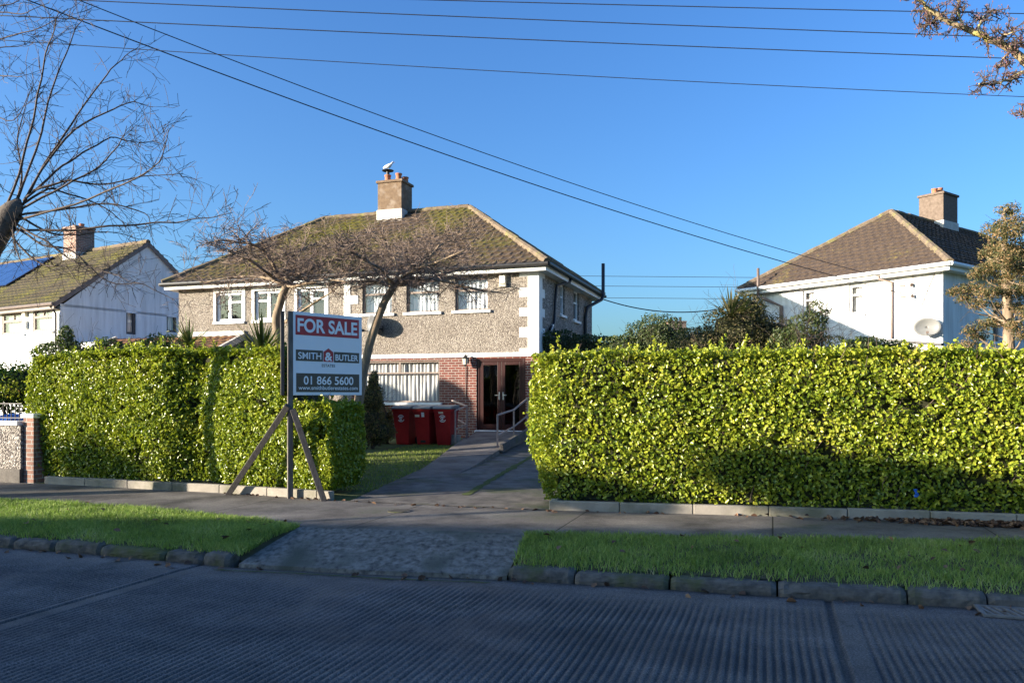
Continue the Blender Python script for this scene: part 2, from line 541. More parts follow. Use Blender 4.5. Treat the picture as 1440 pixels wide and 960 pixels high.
M['hedge_leaf_deep'] = mat_leaf('hedge_leaf_deep', [(0, (0.06, 0.11, 0.012)), (0.28, (0.16, 0.23, 0.02)), (0.68, (0.35, 0.40, 0.034)), (0.96, (0.48, 0.47, 0.06)), (1, (0.42, 0.25, 0.06))], 0.28, 0.34, (0.35, 0.42, 0.02))
M['ivy_leaf'] = mat_leaf('ivy_leaf', [(0, (0.018, 0.032, 0.01)), (0.6, (0.04, 0.065, 0.016)), (1, (0.08, 0.10, 0.03))], 0.5, 0.15)
M['bush_leaf'] = mat_leaf('bush_leaf', [(0, (0.03, 0.05, 0.012)), (0.6, (0.06, 0.085, 0.02)), (1, (0.11, 0.12, 0.03))], 0.5, 0.2)
M['brown_leaf'] = mat_leaf('brown_shrub_leaf', [(0, (0.05, 0.045, 0.018)), (0.5, (0.10, 0.085, 0.028)), (0.8, (0.13, 0.12, 0.03)), (1, (0.20, 0.12, 0.06))], 0.6, 0.2)
M['conifer_leaf'] = mat_leaf('conifer_leaf', [(0, (0.04, 0.05, 0.015)), (0.45, (0.095, 0.09, 0.028)), (0.72, (0.19, 0.13, 0.05)), (1, (0.30, 0.17, 0.08))], 0.7, 0.15)
M['green_conifer'] = mat_leaf('green_conifer_leaf', [(0, (0.02, 0.035, 0.012)), (1, (0.05, 0.07, 0.02))], 0.7, 0.1)
M['russet_leaf'] = mat_leaf('russet_leaf', [(0, (0.03, 0.035, 0.012)), (0.5, (0.09, 0.065, 0.02)), (0.8, (0.15, 0.12, 0.02)), (1, (0.22, 0.09, 0.05))], 0.6, 0.2)
M['strap_leaf'] = mat_leaf('strap_leaf', [(0, (0.05, 0.06, 0.015)), (0.6, (0.09, 0.11, 0.025)), (1, (0.16, 0.14, 0.05))], 0.45, 0.2)
M['strap_dry'] = mat_leaf('dry_strap_leaf', [(0, (0.06, 0.065, 0.025)), (0.5, (0.12, 0.115, 0.045)), (1, (0.26, 0.17, 0.09))], 0.6, 0.2)
M['grass'] = mat_leaf('grass_blade', [(0, (0.10, 0.13, 0.03)), (0.3, (0.20, 0.27, 0.05)), (0.6, (0.31, 0.39, 0.075)), (0.85, (0.42, 0.48, 0.13)), (1, (0.54, 0.45, 0.26))], 0.6, 0.35, (0.2, 0.4, 0.03))
M['lawn'] = mat_leaf('lawn_blade', [(0, (0.12, 0.14, 0.025)), (0.5, (0.20, 0.24, 0.04)), (0.85, (0.28, 0.31, 0.06)), (1, (0.32, 0.29, 0.10))], 0.7, 0.35)
M['dead_leaf'] = mat_leaf('dead_leaf', [(0, (0.05, 0.028, 0.018)), (0.5, (0.12, 0.06, 0.035)), (1, (0.27, 0.16, 0.09))], 0.8, 0.1, (0.3, 0.15, 0.05))
M['iron'] = mat_noise('worn_iron', (0.13, 0.12, 0.115), (0.24, 0.22, 0.205), 20, 0.6, 0.4, 60)
M['gull_white'] = mat_noise('white_feathers', (0.78, 0.77, 0.75), (0.82, 0.81, 0.8), 5, 0.8)
M['gull_beak'] = mat_noise('beak', (0.5, 0.22, 0.08), (0.55, 0.26, 0.1), 5, 0.6)
# ================================================================ GROUND
STR = R(18.43)
CE, SE = math.cos(STR), math.sin(STR)
def to_loc(X, Y):
    return X * CE - Y * SE, X * SE + Y * CE
def to_world(x, y, z=0.0):
    return Vector((x * CE + y * SE, -x * SE + y * CE, z))

def px_line(pts, z, ext=40.0):
    w = [to_loc(*P(px, py, z)[:2]) for px, py in pts]
    (ax, ay), (bx, by) = w[0], w[1]
    w.insert(0, (ax - ext, ay - ext * max(-0.03, min(0.03, (by - ay) / (bx - ax)))))
    (ax, ay), (bx, by) = w[-2], w[-1]
    w.append((bx + ext, by + ext * max(-0.03, min(0.03, (by - ay) / (bx - ax)))))
    return w

KL = px_line([(0, 768), (120, 777), (233, 787), (330, 796), (500, 805), (700, 813), (860, 822), (1050, 834), (1250, 846), (1440, 857)], 0.0)
HL = px_line([(-60, 675), (62, 680), (233, 689), (330, 694), (465, 703), (770, 717), (1060, 725), (1300, 733), (1440, 738)], 0.13)
VL = px_line([(-60, 700), (0, 703), (200, 715), (367, 732), (420, 741), (742, 750), (900, 754), (1060, 757), (1440, 761)], 0.13)
def at_line(line, x):
    return float(np.interp(x, [p[0] for p in line], [p[1] for p in line]))

def struct(o):
    o['kind'] = 'structure'
    return o

def flat_grid(name, xs, rows, zf, mat, parent=None):
    """rows: list of functions of x -> y (street frame); zf(i, x, y) -> z"""
    mb = MB()
    n = len(xs)
    for i, rf in enumerate(rows):
        for x in xs:
            y = rf(x)
            mb.v.append(tuple(to_world(x, y, zf(i, x, y))))
    for i in range(len(rows) - 1):
        for k in range(n - 1):
            mb.f.append((i * n + k, i * n + k + 1, (i + 1) * n + k + 1, (i + 1) * n + k))
    return mb.build(name, mat, parent, fix=False)

# base terrain far out
mb = MB()
mb.quad((-600, -400, -0.25), (600, -400, -0.25), (600, 900, -0.25), (-600, 900, -0.25))
struct(mb.build('ground', M['turf']))

# --- concrete road with transverse ribs
def road_material():
    m, nt, b = newmat('ribbed_road_concrete')
    v = coords(nt)
    n = noise(nt, v, 3.0, 6, 0.65)
    r = ramp(nt, [(0.3, (0.105, 0.09, 0.084)), (0.7, (0.175, 0.152, 0.142))])
    nt.links.new(n, r.inputs[0])
    ga = nt.nodes.new('ShaderNodeAttribute')
    ga.attribute_name = 'dirt'
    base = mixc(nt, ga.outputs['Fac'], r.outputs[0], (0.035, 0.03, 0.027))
    mp = nt.nodes.new('ShaderNodeMapping')
    mp.inputs['Rotation'].default_value = (0, 0, STR)
    nt.links.new(v, mp.inputs['Vector'])
    mp2 = nt.nodes.new('ShaderNodeMapping')
    mp2.inputs['Scale'].default_value = (0.16, 1.1, 1)
    nt.links.new(mp.outputs[0], mp2.inputs['Vector'])
    st = noise(nt, mp2.outputs[0], 1.5, 5, 0.6)
    rs = ramp(nt, [(0.34, (0.70, 0.70, 0.71)), (0.5, (0.95, 0.95, 0.95)), (0.68, (1.25, 1.22, 1.18))])
    nt.links.new(st, rs.inputs[0])
    base = mixc(nt, 1.0, base, rs.outputs[0], 'MULTIPLY')
    n5 = noise(nt, v, 1.1, 7, 0.7)
    r5 = ramp(nt, [(0.60, (0, 0, 0)), (0.66, (1, 1, 1))])
    nt.links.new(n5, r5.inputs[0])
    base = mixc(nt, r5.outputs[0], base, (0.085, 0.075, 0.068))
    n2 = noise(nt, v, 75, 4, 0.75)
    r2 = ramp(nt, [(0.33, (0.38, 0.38, 0.38)), (0.52, (0.95, 0.95, 0.95)), (0.68, (2.1, 2.05, 2.0))])
    nt.links.new(n2, r2.inputs[0])
    nt.links.new(mixc(nt, 1.0, base, r2.outputs[0], 'MULTIPLY'), b.inputs['Base Color'])
    b.inputs['Roughness'].default_value = 0.7
    b.inputs['Specular IOR Level'].default_value = 0.35
    bump(nt, b, n2, 0.7, 0.01)
    return m
M['road'] = road_material()
PITCH = 0.0545
rx0, rx1 = -13.0, 13.0
nr = int((rx1 - rx0) / PITCH)
prof = [(0.0, 0.0), (0.42, 0.0), (0.56, -1.0), (0.86, -1.0)]
xs, dep = [], []
joints = [-11.0, -5.3, 0.42, 6.1, 11.8]
for i in range(nr):
    for t, d in prof:
        xs.append(rx0 + (i + t) * PITCH)
        dep.append(d)
xs, dep = np.array(xs), np.array(dep)
for j in joints:
    dep[np.abs(xs - j - 0.06) < 0.10] = 0.0
    dep[np.abs(xs - j) < 0.022] = -1.7
nrow = 96
kf = np.array([at_line(KL, x) for x in xs])
verts = np.zeros((nrow, len(xs), 3))
for i in range(nrow):
    t = i / (nrow - 1)
    y = -2.4 + (kf + 2.4) * (1 - (1 - t) ** 1.25)
    dist = kf - y
    amp = 0.0125 * np.clip((dist - 0.25) / 0.5, 0.0, 1)
    wob = np.array([0.75 + 0.8 * mnoise.noise((x * 1.3, yy * 1.1, 0.0)) for x, yy in zip(xs, y)])
    wob = wob + 0.55 * np.array([mnoise.noise((x * 9.0, yy * 5.0, 3.0)) for x, yy in zip(xs, y)])
    xw = xs + 0.012 * np.array([mnoise.noise((x * 0.4, yy * 0.8, 5.0)) for x, yy in zip(xs, y)])
    jn = dep < -1.5
    dz = dep * np.where(jn, 0.011, amp * np.clip(wob, 0.05, 1.4)) - 0.02 * np.clip(1 - dist / 0.35, 0, 1) * 0.5
    verts[i, :, 0] = xw * CE + y * SE
    verts[i, :, 1] = -xw * SE + y * CE
    verts[i, :, 2] = dz
nx = len(xs)
idx = np.arange(nrow * nx).reshape(nrow, nx)
fc = np.stack([idx[:-1, :-1], idx[:-1, 1:], idx[1:, 1:], idx[1:, :-1]], axis=-1).reshape(-1)
rd_ = struct(np_mesh('road', verts.reshape(-1, 3), fc, 4, M['road']))
da = rd_.data.attributes.new('dirt', 'FLOAT', 'POINT')
dv_ = np.zeros((nrow, len(xs)))
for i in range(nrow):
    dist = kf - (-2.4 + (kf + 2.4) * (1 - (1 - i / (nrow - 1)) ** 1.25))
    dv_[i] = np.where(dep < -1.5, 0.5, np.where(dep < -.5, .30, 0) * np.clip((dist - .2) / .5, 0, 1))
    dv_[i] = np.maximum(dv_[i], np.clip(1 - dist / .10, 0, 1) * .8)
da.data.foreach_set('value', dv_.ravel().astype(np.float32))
for a, b_ in ((-60, rx0), (rx1, 60)):
    struct(flat_grid('road', list(np.linspace(a, b_, 8)), [lambda x: -2.4, lambda x: at_line(KL, x)], lambda i, x, y: 0.0, M['road']))
# near side: kerb, pavement
struct(flat_grid('pavement', list(np.linspace(-60, 60, 9)), [lambda x: -4.2, lambda x: -2.55], lambda i, x, y: 0.13, M['concrete_old']))
struct(flat_grid('kerb', list(np.linspace(-60, 60, 9)), [lambda x: -2.55, lambda x: -2.41, lambda x: -2.40], lambda i, x, y: (0.128, 0.125, -0.03)[i], M['kerb']))

# --- kerb stones of the far side
def kerb_run(x0, x1, lo=0.45, hi=0.95):
    mb = MB()
    x = x0
    while x < x1:
        L = rng.uniform(lo, hi)
        e = min(x + L, x1)
        g = rng.uniform(0.004, 0.014)
        xa, xb = x + g, e - g
        n = max(5, int((xb - xa) / .04))
        dz, dy, tw, sd = rng.uniform(-0.022, 0.010), rng.uniform(-0.012, 0.018), rng.uniform(-.02, .02), rng.uniform(0, 99)
        rings = [(0.004, -0.04), (0.0, 0.02), (0.002, 0.055), (0.010, 0.088), (0.026, 0.112), (0.055, 0.124), (0.11, 0.128), (0.175, 0.126), (0.18, -0.04)]
        m = len(rings)
        b = len(mb.v)
        for k in range(n):
            t = k / (n - 1)
            u = xa + (xb - xa) * t
            en = max(0.0, 1 - min(t, 1 - t) * (xb - xa) / .035) ** 2
            for q, (yy, zz) in enumerate(rings):
                nz = mnoise.noise((u * 7 + sd, q * .9, 1)) * .010 + mnoise.noise((u * 22 + sd, q * 2.2, 4)) * .006
                chip = max(0, mnoise.noise((u * 5 + sd, q * .3, 9)) - .28) * .07 if 2 < q < 6 else 0
                y = at_line(KL, u) + dy + tw * (t - .5) + yy + (nz + chip + en * .02 if q < 7 else 0)
                z = zz + (dz + nz - chip * .6 - en * .022 if 1 < q < 8 else 0)
                mb.v.append(tuple(to_world(u, y, z * .80)))
        for k in range(n - 1):
            for q in range(m - 1):
                mb.f.append((b + k * m + q, b + (k + 1) * m + q, b + (k + 1) * m + q + 1, b + k * m + q + 1))
        mb.f.append(tuple(b + q for q in range(m)))
        mb.f.append(tuple(b + (n - 1) * m + q for q in reversed(range(m))))
        x = e
    return mb
xl_end = to_loc(*P(327, 794, 0)[:2])[0]
xr_beg = to_loc(*P(712, 814, 0)[:2])[0]
ap_l = to_loc(*P(330, 795, 0.02)[:2])[0]
struct(kerb_run(-26, xl_end).build('kerb', M['kerb']))
struct(kerb_run(xr_beg, 22, 0.5, 1.0).build('kerb', M['kerb']))

# --- apron (dropped crossing), pavement
KB = lambda x: at_line(KL, x)
VB = lambda x: at_line(VL, x)
HB = lambda x: at_line(HL, x)
tipx = to_loc(*P(420, 741, .13)[:2])[0]
tipr = to_loc(*P(742, 750, .13)[:2])[0]
mb = MB()
n = 14
for i in range(9):
    t = i / 8
    xa = ap_l + (tipx - ap_l) * t
    xb = xr_beg + (tipr - xr_beg) * t
    for k in range(n):
        x = xa + (xb - xa) * k / (n - 1)
        y0 = KB(x) + 0.01
        y = y0 + (VB(x) + 0.02 - y0) * t
        mb.v.append(tuple(to_world(x, y, 0.028 + 0.104 * t ** 0.8 + 0.006 * mnoise.noise((x * 2, y * 2, 1)))))
for i in range(8):
    for k in range(n - 1):
        mb.f.append((i * n + k, i * n + k + 1, (i + 1) * n + k + 1, (i + 1) * n + k))
b0 = len(mb.v)
for k in range(n):
    x = ap_l + (xr_beg - ap_l) * k / (n - 1)
    mb.v.append(tuple(to_world(x, KB(x) - 0.005 + 0.012 * mnoise.noise((x * 5, 0, 0)), -0.03)))
for k in range(n - 1):
    mb.f.append((b0 + k, b0 + k + 1, k + 1, k))
struct(mb.build('crossing_apron', M['slab'], fix=False))

def pavement_material():
    m, nt, b = newmat('pavement_concrete')
    v = coords(nt)
    n = noise(nt, v, 1.6, 6, 0.62)
    r = ramp(nt, [(0.32, (0.075, 0.066, 0.056)), (0.5, (0.16, 0.14, 0.12)), (0.68, (0.25, 0.22, 0.185))])
    nt.links.new(n, r.inputs[0])
    n2 = noise(nt, v, 50, 4, 0.7)
    r2 = ramp(nt, [(0.3, (0.65, 0.65, 0.65)), (0.7, (1.25, 1.25, 1.25))])
    nt.links.new(n2, r2.inputs[0])
    c = mixc(nt, 1.0, r.outputs[0], r2.outputs[0], 'MULTIPLY')
    n3 = noise(nt, v, 0.8, 5, 0.65)
    r3 = ramp(nt, [(0.55, (0, 0, 0)), (0.7, (1, 1, 1))])
    nt.links.new(n3, r3.inputs[0])
    c = mixc(nt, r3.outputs[0], c, (0.075, 0.08, 0.048))
    mp = nt.nodes.new('ShaderNodeMapping')
    mp.inputs['Rotation'].default_value = (0, 0, STR)
    nt.links.new(v, mp.inputs['Vector'])
    sp = nt.nodes.new('ShaderNodeSeparateXYZ')
    nt.links.new(mp.outputs[0], sp.inputs[0])
    a = nt.nodes.new('ShaderNodeMath'); a.operation = 'WRAP'
    a.inputs[1].default_value = 1.15; a.inputs[2].default_value = -1.15
    nt.links.new(sp.outputs[0], a.inputs[0])
    ab = nt.nodes.new('ShaderNodeMath'); ab.operation = 'ABSOLUTE'
    nt.links.new(a.outputs[0], ab.inputs[0])
    lt = nt.nodes.new('ShaderNodeMath'); lt.operation = 'LESS_THAN'
    lt.inputs[1].default_value = 0.009
    nt.links.new(ab.outputs[0], lt.inputs[0])
    c = mixc(nt, lt.outputs[0], c, (0.03, 0.028, 0.02))
    nt.links.new(c, b.inputs['Base Color'])
    b.inputs['Roughness'].default_value = 0.8
    b.inputs['Specular IOR Level'].default_value = 0.3
    bump(nt, b, n2, 0.5, 0.01)
    return m
M['pavement'] = pavement_material()
struct(flat_grid('pavement', list(np.linspace(-45, 45, 181)), [VB, HB], lambda i, x, y: 0.132, M['pavement']))

# --- garden ground, driveway, ramp
def gz(X, Y):
    x, y = to_loc(X, Y)
    d = y - HB(x)
    return 0.13 + 0.0215 * min(max(d, 0.0), 12.0)
def Pg(px, py, dz=0.0):
    z = 0.2
    for _ in range(12):
        p = P(px, py, z)
        z = gz(p.x, p.y) + dz
    return Vector((p.x, p.y, z))
rowsd = [0, .4, 1, 2, 4, 6, 8, 10, 12, 16, 24, 60]
struct(flat_grid('garden_ground', list(np.linspace(-70, 70, 141)), [(lambda x, d=d: HB(x) + 0.02 + d) for d in rowsd],
                 lambda i, x, y: 0.124 + 0.0215 * min(rowsd[i], 12.0), M['turf']))
le = [Pg(505, 701), Pg(534, 686), Pg(565, 672), Pg(596, 658), Pg(625, 637), Pg(645, 622), Pg(655, 612)]
le = [to_loc(p.x, p.y) for p in le]
le_d = [y - HB(x) for x, y in le]
le_x = [x for x, y in le]
le_d[0] = -0.05
def left_edge(d):
    return float(np.interp(d, le_d, le_x))
mb = MB()
dr = np.linspace(-0.05, 12.4, 40)
for d in dr:
    for k in range(9):
        xa = left_edge(d) + 0.03 * mnoise.noise((d * 3, 0, 0))
        xb = to_loc(*P(772, 717, .13)[:2])[0] + max(0, d - .3) * 0.28
        x = xa + (xb - xa) * k / 8
        p = to_world(x, HB(x) + d)
        mb.v.append((p.x, p.y, gz(p.x, p.y) + 0.008))
for i in range(len(dr) - 1):
    for k in range(8):
        mb.f.append((i * 9 + k, i * 9 + k + 1, (i + 1) * 9 + k + 1, (i + 1) * 9 + k))
struct(mb.build('driveway', M['concrete_old'], fix=False))

EDG_L0 = to_loc(*P(62, 680, .13)[:2])[0]
EDG_L1 = to_loc(*P(465, 703, .13)[:2])[0]
EDG_R0 = to_loc(*P(771, 717, .13)[:2])[0]
def edging(x0, x1, h, seg):
    mb = MB()
    x = x0
    while x < x1 - 0.05:
        e = min(x + seg, x1)
        a, b_ = to_world(x + .004, HB(x) + .05), to_world(e - .004, HB(e) + .05)
        z = 0.13 + h / 2 - 0.02 + rng.uniform(-.006, .006)
        a.z = b_.z = z
        mb.bar(a, b_, 0.10, h + 0.04)
        x = e
    return mb
struct(edging(EDG_L0, EDG_L1, 0.125, 0.92).build('garden_edging', M['edging'], bevel=0.012))
e2 = edging(EDG_R0, 20, 0.125, 0.92)
a = to_world(EDG_R0 + .05, HB(EDG_R0) + .11); b_ = to_world(EDG_R0 + .08, HB(EDG_R0) + 1.3)
a.z = b_.z = 0.185
e2.bar(a, b_, 0.09, 0.165)
struct(e2.build('garden_edging', M['edging'], bevel=0.012))

# --- verges
def verge(name, x0, x1, xb0, xb1):
    mb = MB()
    n, rws = 40, 6
    for i in range(rws):
        t = i / (rws - 1)
        for k in range(n):
            s = k / (n - 1)
            x = (x0 + (x1 - x0) * s) * (1 - t) + (xb0 + (xb1 - xb0) * s) * t
            y = (KB(x) + .15) * (1 - t) + VB(x) * t
            z = 0.095 + 0.035 * t + 0.03 * math.sin(math.pi * t) + 0.012 * mnoise.noise((x, y, 0))
            ee = (1 - s) * abs(x1 - x0) if x1 < 0 and x0 < -20 else s * abs(x1 - x0)
            zap = 0.02 + 0.10 * t ** 0.8
            z = zap + (z - zap) * min(1.0, ee / 0.35)
            mb.v.append(tuple(to_world(x, y, z)))
    for i in range(rws - 1):
        for k in range(n - 1):
            mb.f.append((i * n + k, i * n + k + 1, (i + 1) * n + k + 1, (i + 1) * n + k))
    return struct(mb.build(name, M['verge_soil'], fix=False))
verge('verge_ground', -30, ap_l - .04, -30, tipx)
verge('verge_ground', xr_beg + .02, 24, tipr, 24)

def blades(name, pts, mat, h, w, lean=0.5, rnd=None):
    n = len(pts)
    a = nrg.uniform(0, 2 * np.pi, n)
    hh = h * nrg.uniform(0.4, 1.3, n) * np.array([1 + .55 * mnoise.noise((p[0] * 1.9, p[1] * 1.9, 4)) for p in pts])
    ww = w * nrg.uniform(0.7, 1.3, n)
    la = nrg.uniform(0, 2 * np.pi, n)
    lm = hh * lean * nrg.uniform(0.1, 1.6, n)
    sx, sy = np.cos(a) * ww / 2, np.sin(a) * ww / 2
    v = np.empty((n, 5, 3))
    v[:, 0] = pts + np.stack([-sx, -sy, -0.01 * np.ones(n)], 1)
    v[:, 1] = pts + np.stack([sx, sy, -0.01 * np.ones(n)], 1)
    mid = pts + np.stack([np.cos(la) * lm * .35, np.sin(la) * lm * .35, hh * .6], 1)
    v[:, 2] = mid + np.stack([sx * .7, sy * .7, 0 * sx], 1)
    v[:, 3] = mid - np.stack([sx * .7, sy * .7, 0 * sx], 1)
    v[:, 4] = pts + np.stack([np.cos(la) * lm, np.sin(la) * lm, hh], 1)
    b = (np.arange(n) * 5)[:, None]
    fq = (b + np.array([[0, 1, 2, 3]])).ravel()
    # tip as a degenerate-free quad: split into its own mesh faces of 3 is avoided by using 4-gons with the mid point
    v2 = np.empty((n, 4, 3))
    v2[:, 0], v2[:, 1], v2[:, 3] = v[:, 3], v[:, 2], v[:, 4]
    v2[:, 2] = (v[:, 2] * 0.45 + v[:, 4] * 0.55) + np.stack([sx * .18, sy * .18, 0 * sx], 1)
    b2 = (np.arange(n) * 4)[:, None] + n * 5
    f2 = (b2 + np.array([[0, 1, 2, 3]])).ravel()
    r = nrg.random(n) if rnd is None else np.clip(nrg.random(n) * .62 + rnd * .62 - .12, 0, 1)
    o = np_mesh(name, np.concatenate([v.reshape(-1, 3), v2.reshape(-1, 3)]), np.concatenate([fq, f2]), 4, mat, None, np.concatenate([r, r]))
    o['kind'] = 'stuff'
    return o

def verge_pts(n, x0, x1, xb0, xb1):
    s, t = nrg.random(n), nrg.random(n)
    t = np.clip(t, 0.0, 1.0)
    x = (x0 + (x1 - x0) * s) * (1 - t) + (xb0 + (xb1 - xb0) * s) * t
    kb = np.interp(x, [p[0] for p in KL], [p[1] for p in KL]) + .085
    vb = np.interp(x, [p[0] for p in VL], [p[1] for p in VL]) + .02
    y = kb * (1 - t) + vb * t + nrg.normal(0, .015, n)
    z = 0.095 + 0.035 * t + 0.03 * np.sin(np.pi * t)
    cl = np.array([0.5 + 0.55 * mnoise.noise((xx * 3.1, yy * 3.1, 2)) for xx, yy in zip(x, y)])
    cl2 = np.array([0.5 + 0.8 * mnoise.noise((xx * 1.1, yy * 1.7, 9)) for xx, yy in zip(x, y)])
    keep = nrg.random(n) < np.clip(0.1 + 1.1 * cl, 0.05, 1) * np.clip(.30 + t * 4, 0, 1)
    W = np.stack([x * CE + y * SE, -x * SE + y * CE, z], 1)
    return W[keep], (cl2 * .85 + np.clip(.3 - t, 0, 1) * .9)[keep]
pl, rl = verge_pts(90000, -9.5, ap_l - .02, -13.5, tipx)
pr, rr_ = verge_pts(80000, xr_beg + .02, 7.0, tipr - .02, 7.0)
blades('grass', pl, M['grass'], 0.055, 0.0075, 0.95, rl)
blades('grass', pr, M['grass'], 0.055, 0.0075, 0.95, rr_)
# lawn in the front garden
n = 60000
d = nrg.uniform(0.9, 12.0, n)
x = nrg.uniform(-9.0, 1.0, n)
lx = np.interp(d, le_d, le_x)
k = x < lx - 0.02 + nrg.normal(0, .03, n)
x, d = x[k], d[k]
y = np.interp(x, [p[0] for p in HL], [p[1] for p in HL]) + d
z = 0.124 + 0.0215 * np.clip(d, 0, 12)
cl = np.array([0.5 + 0.8 * mnoise.noise((xx * .9, yy * .9, 2)) for xx, yy in zip(x, y)])
blades('lawn_grass', np.stack([x * CE + y * SE, -x * SE + y * CE, z], 1), M['lawn'], 0.04, 0.012, 0.9, cl)

# ramp up to the front door
RL = [(572, 673, .20), (604, 653, .27), (640, 624, .40), (657, 616, .50), (669, 606, .62)]
RR = [(640, 668, .20), (668, 654, .27), (702, 632, .39), (724, 618, .50), (744, 606.5, .62)]
mb = MB()
for (a, b_) in zip(RL, RR):
    pa, pb = P(*a), P(*b_)
    for p in (pa, pb):
        mb.v.append(tuple(p))
    for p in (pa, pb):
        mb.v.append((p.x, p.y, min(p.z, gz(p.x, p.y)) - 0.05))
for i in range(len(RL) - 1):
    b0, b1 = i * 4, (i + 1) * 4
    mb.f += [(b0, b0 + 1, b1 + 1, b1), (b0 + 2, b0, b1, b1 + 2), (b0 + 1, b0 + 3, b1 + 3, b1 + 1)]
mb.f.append((2, 3, 1, 0))
struct(mb.build('access_ramp', M['pavement']))
# low kerb along the ramp's right side
mb = MB()
prev = None
for a in RR[2:]:
    p = P(*a)
    if prev is not None:
        mb.bar(prev + Vector((.05, 0, .03)), p + Vector((.05, 0, .03)), 0.09, 0.2)
    prev = p
struct(mb.build('ramp_kerb', M['kerb'], bevel=.01))

# mossy strip along the drive and a crack in the road
def ribbon(name, pts, w, z, mat, jit):
    mb = MB()
    pts = [Vector(p) for p in pts]
    n = 40
    L = len(pts) - 1
    for i in range(n + 1):
        t = i / n * L
        k = min(int(t), L - 1)
        p = pts[k].lerp(pts[k + 1], t - k)
        d = (pts[k + 1] - pts[k]).normalized()
        s = Vector((-d.y, d.x, 0))
        o = s * jit * mnoise.noise((i * .45, 0, 3))
        ww = w * (.45 + .9 * abs(mnoise.noise((i * .7, 5, 0))))
        for q in (-1, 1):
            v = p + o + s * (q * ww)
            mb.v.append((v.x, v.y, z(v)))
    for i in range(n):
        mb.f.append((2 * i, 2 * i + 1, 2 * i + 3, 2 * i + 2))
    return struct(mb.build(name, mat, fix=False))
M['moss'] = mat_noise('moss', (0.045, 0.065, 0.012), (0.11, 0.13, 0.03), 30, 1.0, 0.8, 60)
ribbon('driveway_moss', [Pg(655, 697), Pg(690, 676), Pg(722, 657), Pg(752, 640)], .10, lambda v: gz(v.x, v.y) + .0135, M['moss'], .05)
ribbon('road_crack', [P(1376, 946), P(1400, 942), P(1418, 944), P(1446, 940)], .007, lambda v: .005, M['rubber'], .03)
ribbon('road_crack', [P(300, 801), P(420, 806), P(560, 814), P(690, 819)], .02, lambda v: .004, M['moss'], .03)

# fallen leaves by the right hedge
n = 700
px = 1440 - np.abs(nrg.normal(0, 110, n)) + 20
py = 718 + (px - 1230) / 210 * 8 + nrg.random(n) * 12 + 4
pos = []
for a, b_ in zip(px, py):
    p = P(a, b_, .14)
    x, y = to_loc(p.x, p.y)
    y = min(y, HB(x) - .02 - abs(rng.gauss(0, .13)) * .9)
    q = to_world(x, y, .137 + rng.random() * .035)
    pos.append((q.x, q.y, q.z))
more = []
for _ in range(170):
    x = rng.uniform(-8, 7)
    q = to_world(x, rng.choice([HB(x) - abs(rng.gauss(0, .08)) - .02, KB(x) - abs(rng.gauss(0, .1)) - .01]), 0)
    lx_, ly_ = to_loc(q.x, q.y)
    q.z = .138 if ly_ > KB(x) + .5 else 0.004
    more.append(tuple(q))
for _ in range(60):
    x = rng.uniform(-9, 7)
    if ap_l - .3 < x < tipr + .3:
        continue
    y = rng.uniform(KB(x) + .2, VB(x))
    q = to_world(x, y, .19)
    more.append(tuple(q))
pos = np.array(pos + more)
o = leaves('fallen_leaves', pos, np.tile([0, 0, 1.0], (len(pos), 1)), M['dead_leaf'], None, 0.075, 0.05, 0.45, 0, 0.2)
o['kind'] = 'stuff'
# ================================================================ HOUSES
def wall(parent, name, length, z0, z1, holes, mat, loc, rotz, depth=0.13, extra=None):
    xs = sorted({0.0, length} | {h[0] for h in holes} | {h[1] for h in holes})
    zs = sorted({z0, z1} | {h[2] for h in holes} | {h[3] for h in holes})
    mb = MB()
    for i in range(len(xs) - 1):
        for j in range(len(zs) - 1):
            cx, cz = (xs[i] + xs[i + 1]) / 2, (zs[j] + zs[j + 1]) / 2
            if any(h[0] < cx < h[1] and h[2] < cz < h[3] for h in holes):
                continue
            mb.quad((xs[i], 0, zs[j]), (xs[i + 1], 0, zs[j]), (xs[i + 1], 0, zs[j + 1]), (xs[i], 0, zs[j + 1]))
    for x0, x1, a, b in holes:
        mb.quad((x0, 0, a), (x0, 0, b), (x0, depth, b), (x0, depth, a))
        mb.quad((x1, 0, b), (x1, 0, a), (x1, depth, a), (x1, depth, b))
        mb.quad((x0, 0, b), (x1, 0, b), (x1, depth, b), (x0, depth, b))
        mb.quad((x1, 0, a), (x0, 0, a), (x0, depth, a), (x1, depth, a))
    if extra:
        mb.add(*extra)
    o = mb.build(name, mat, parent, fix=False)
    o.location = loc
    o.rotation_euler = (0, 0, rotz)
    return o

def child_at(o, loc, rotz):
    o.location = loc
    o.rotation_euler = (0, 0, rotz)
    return o

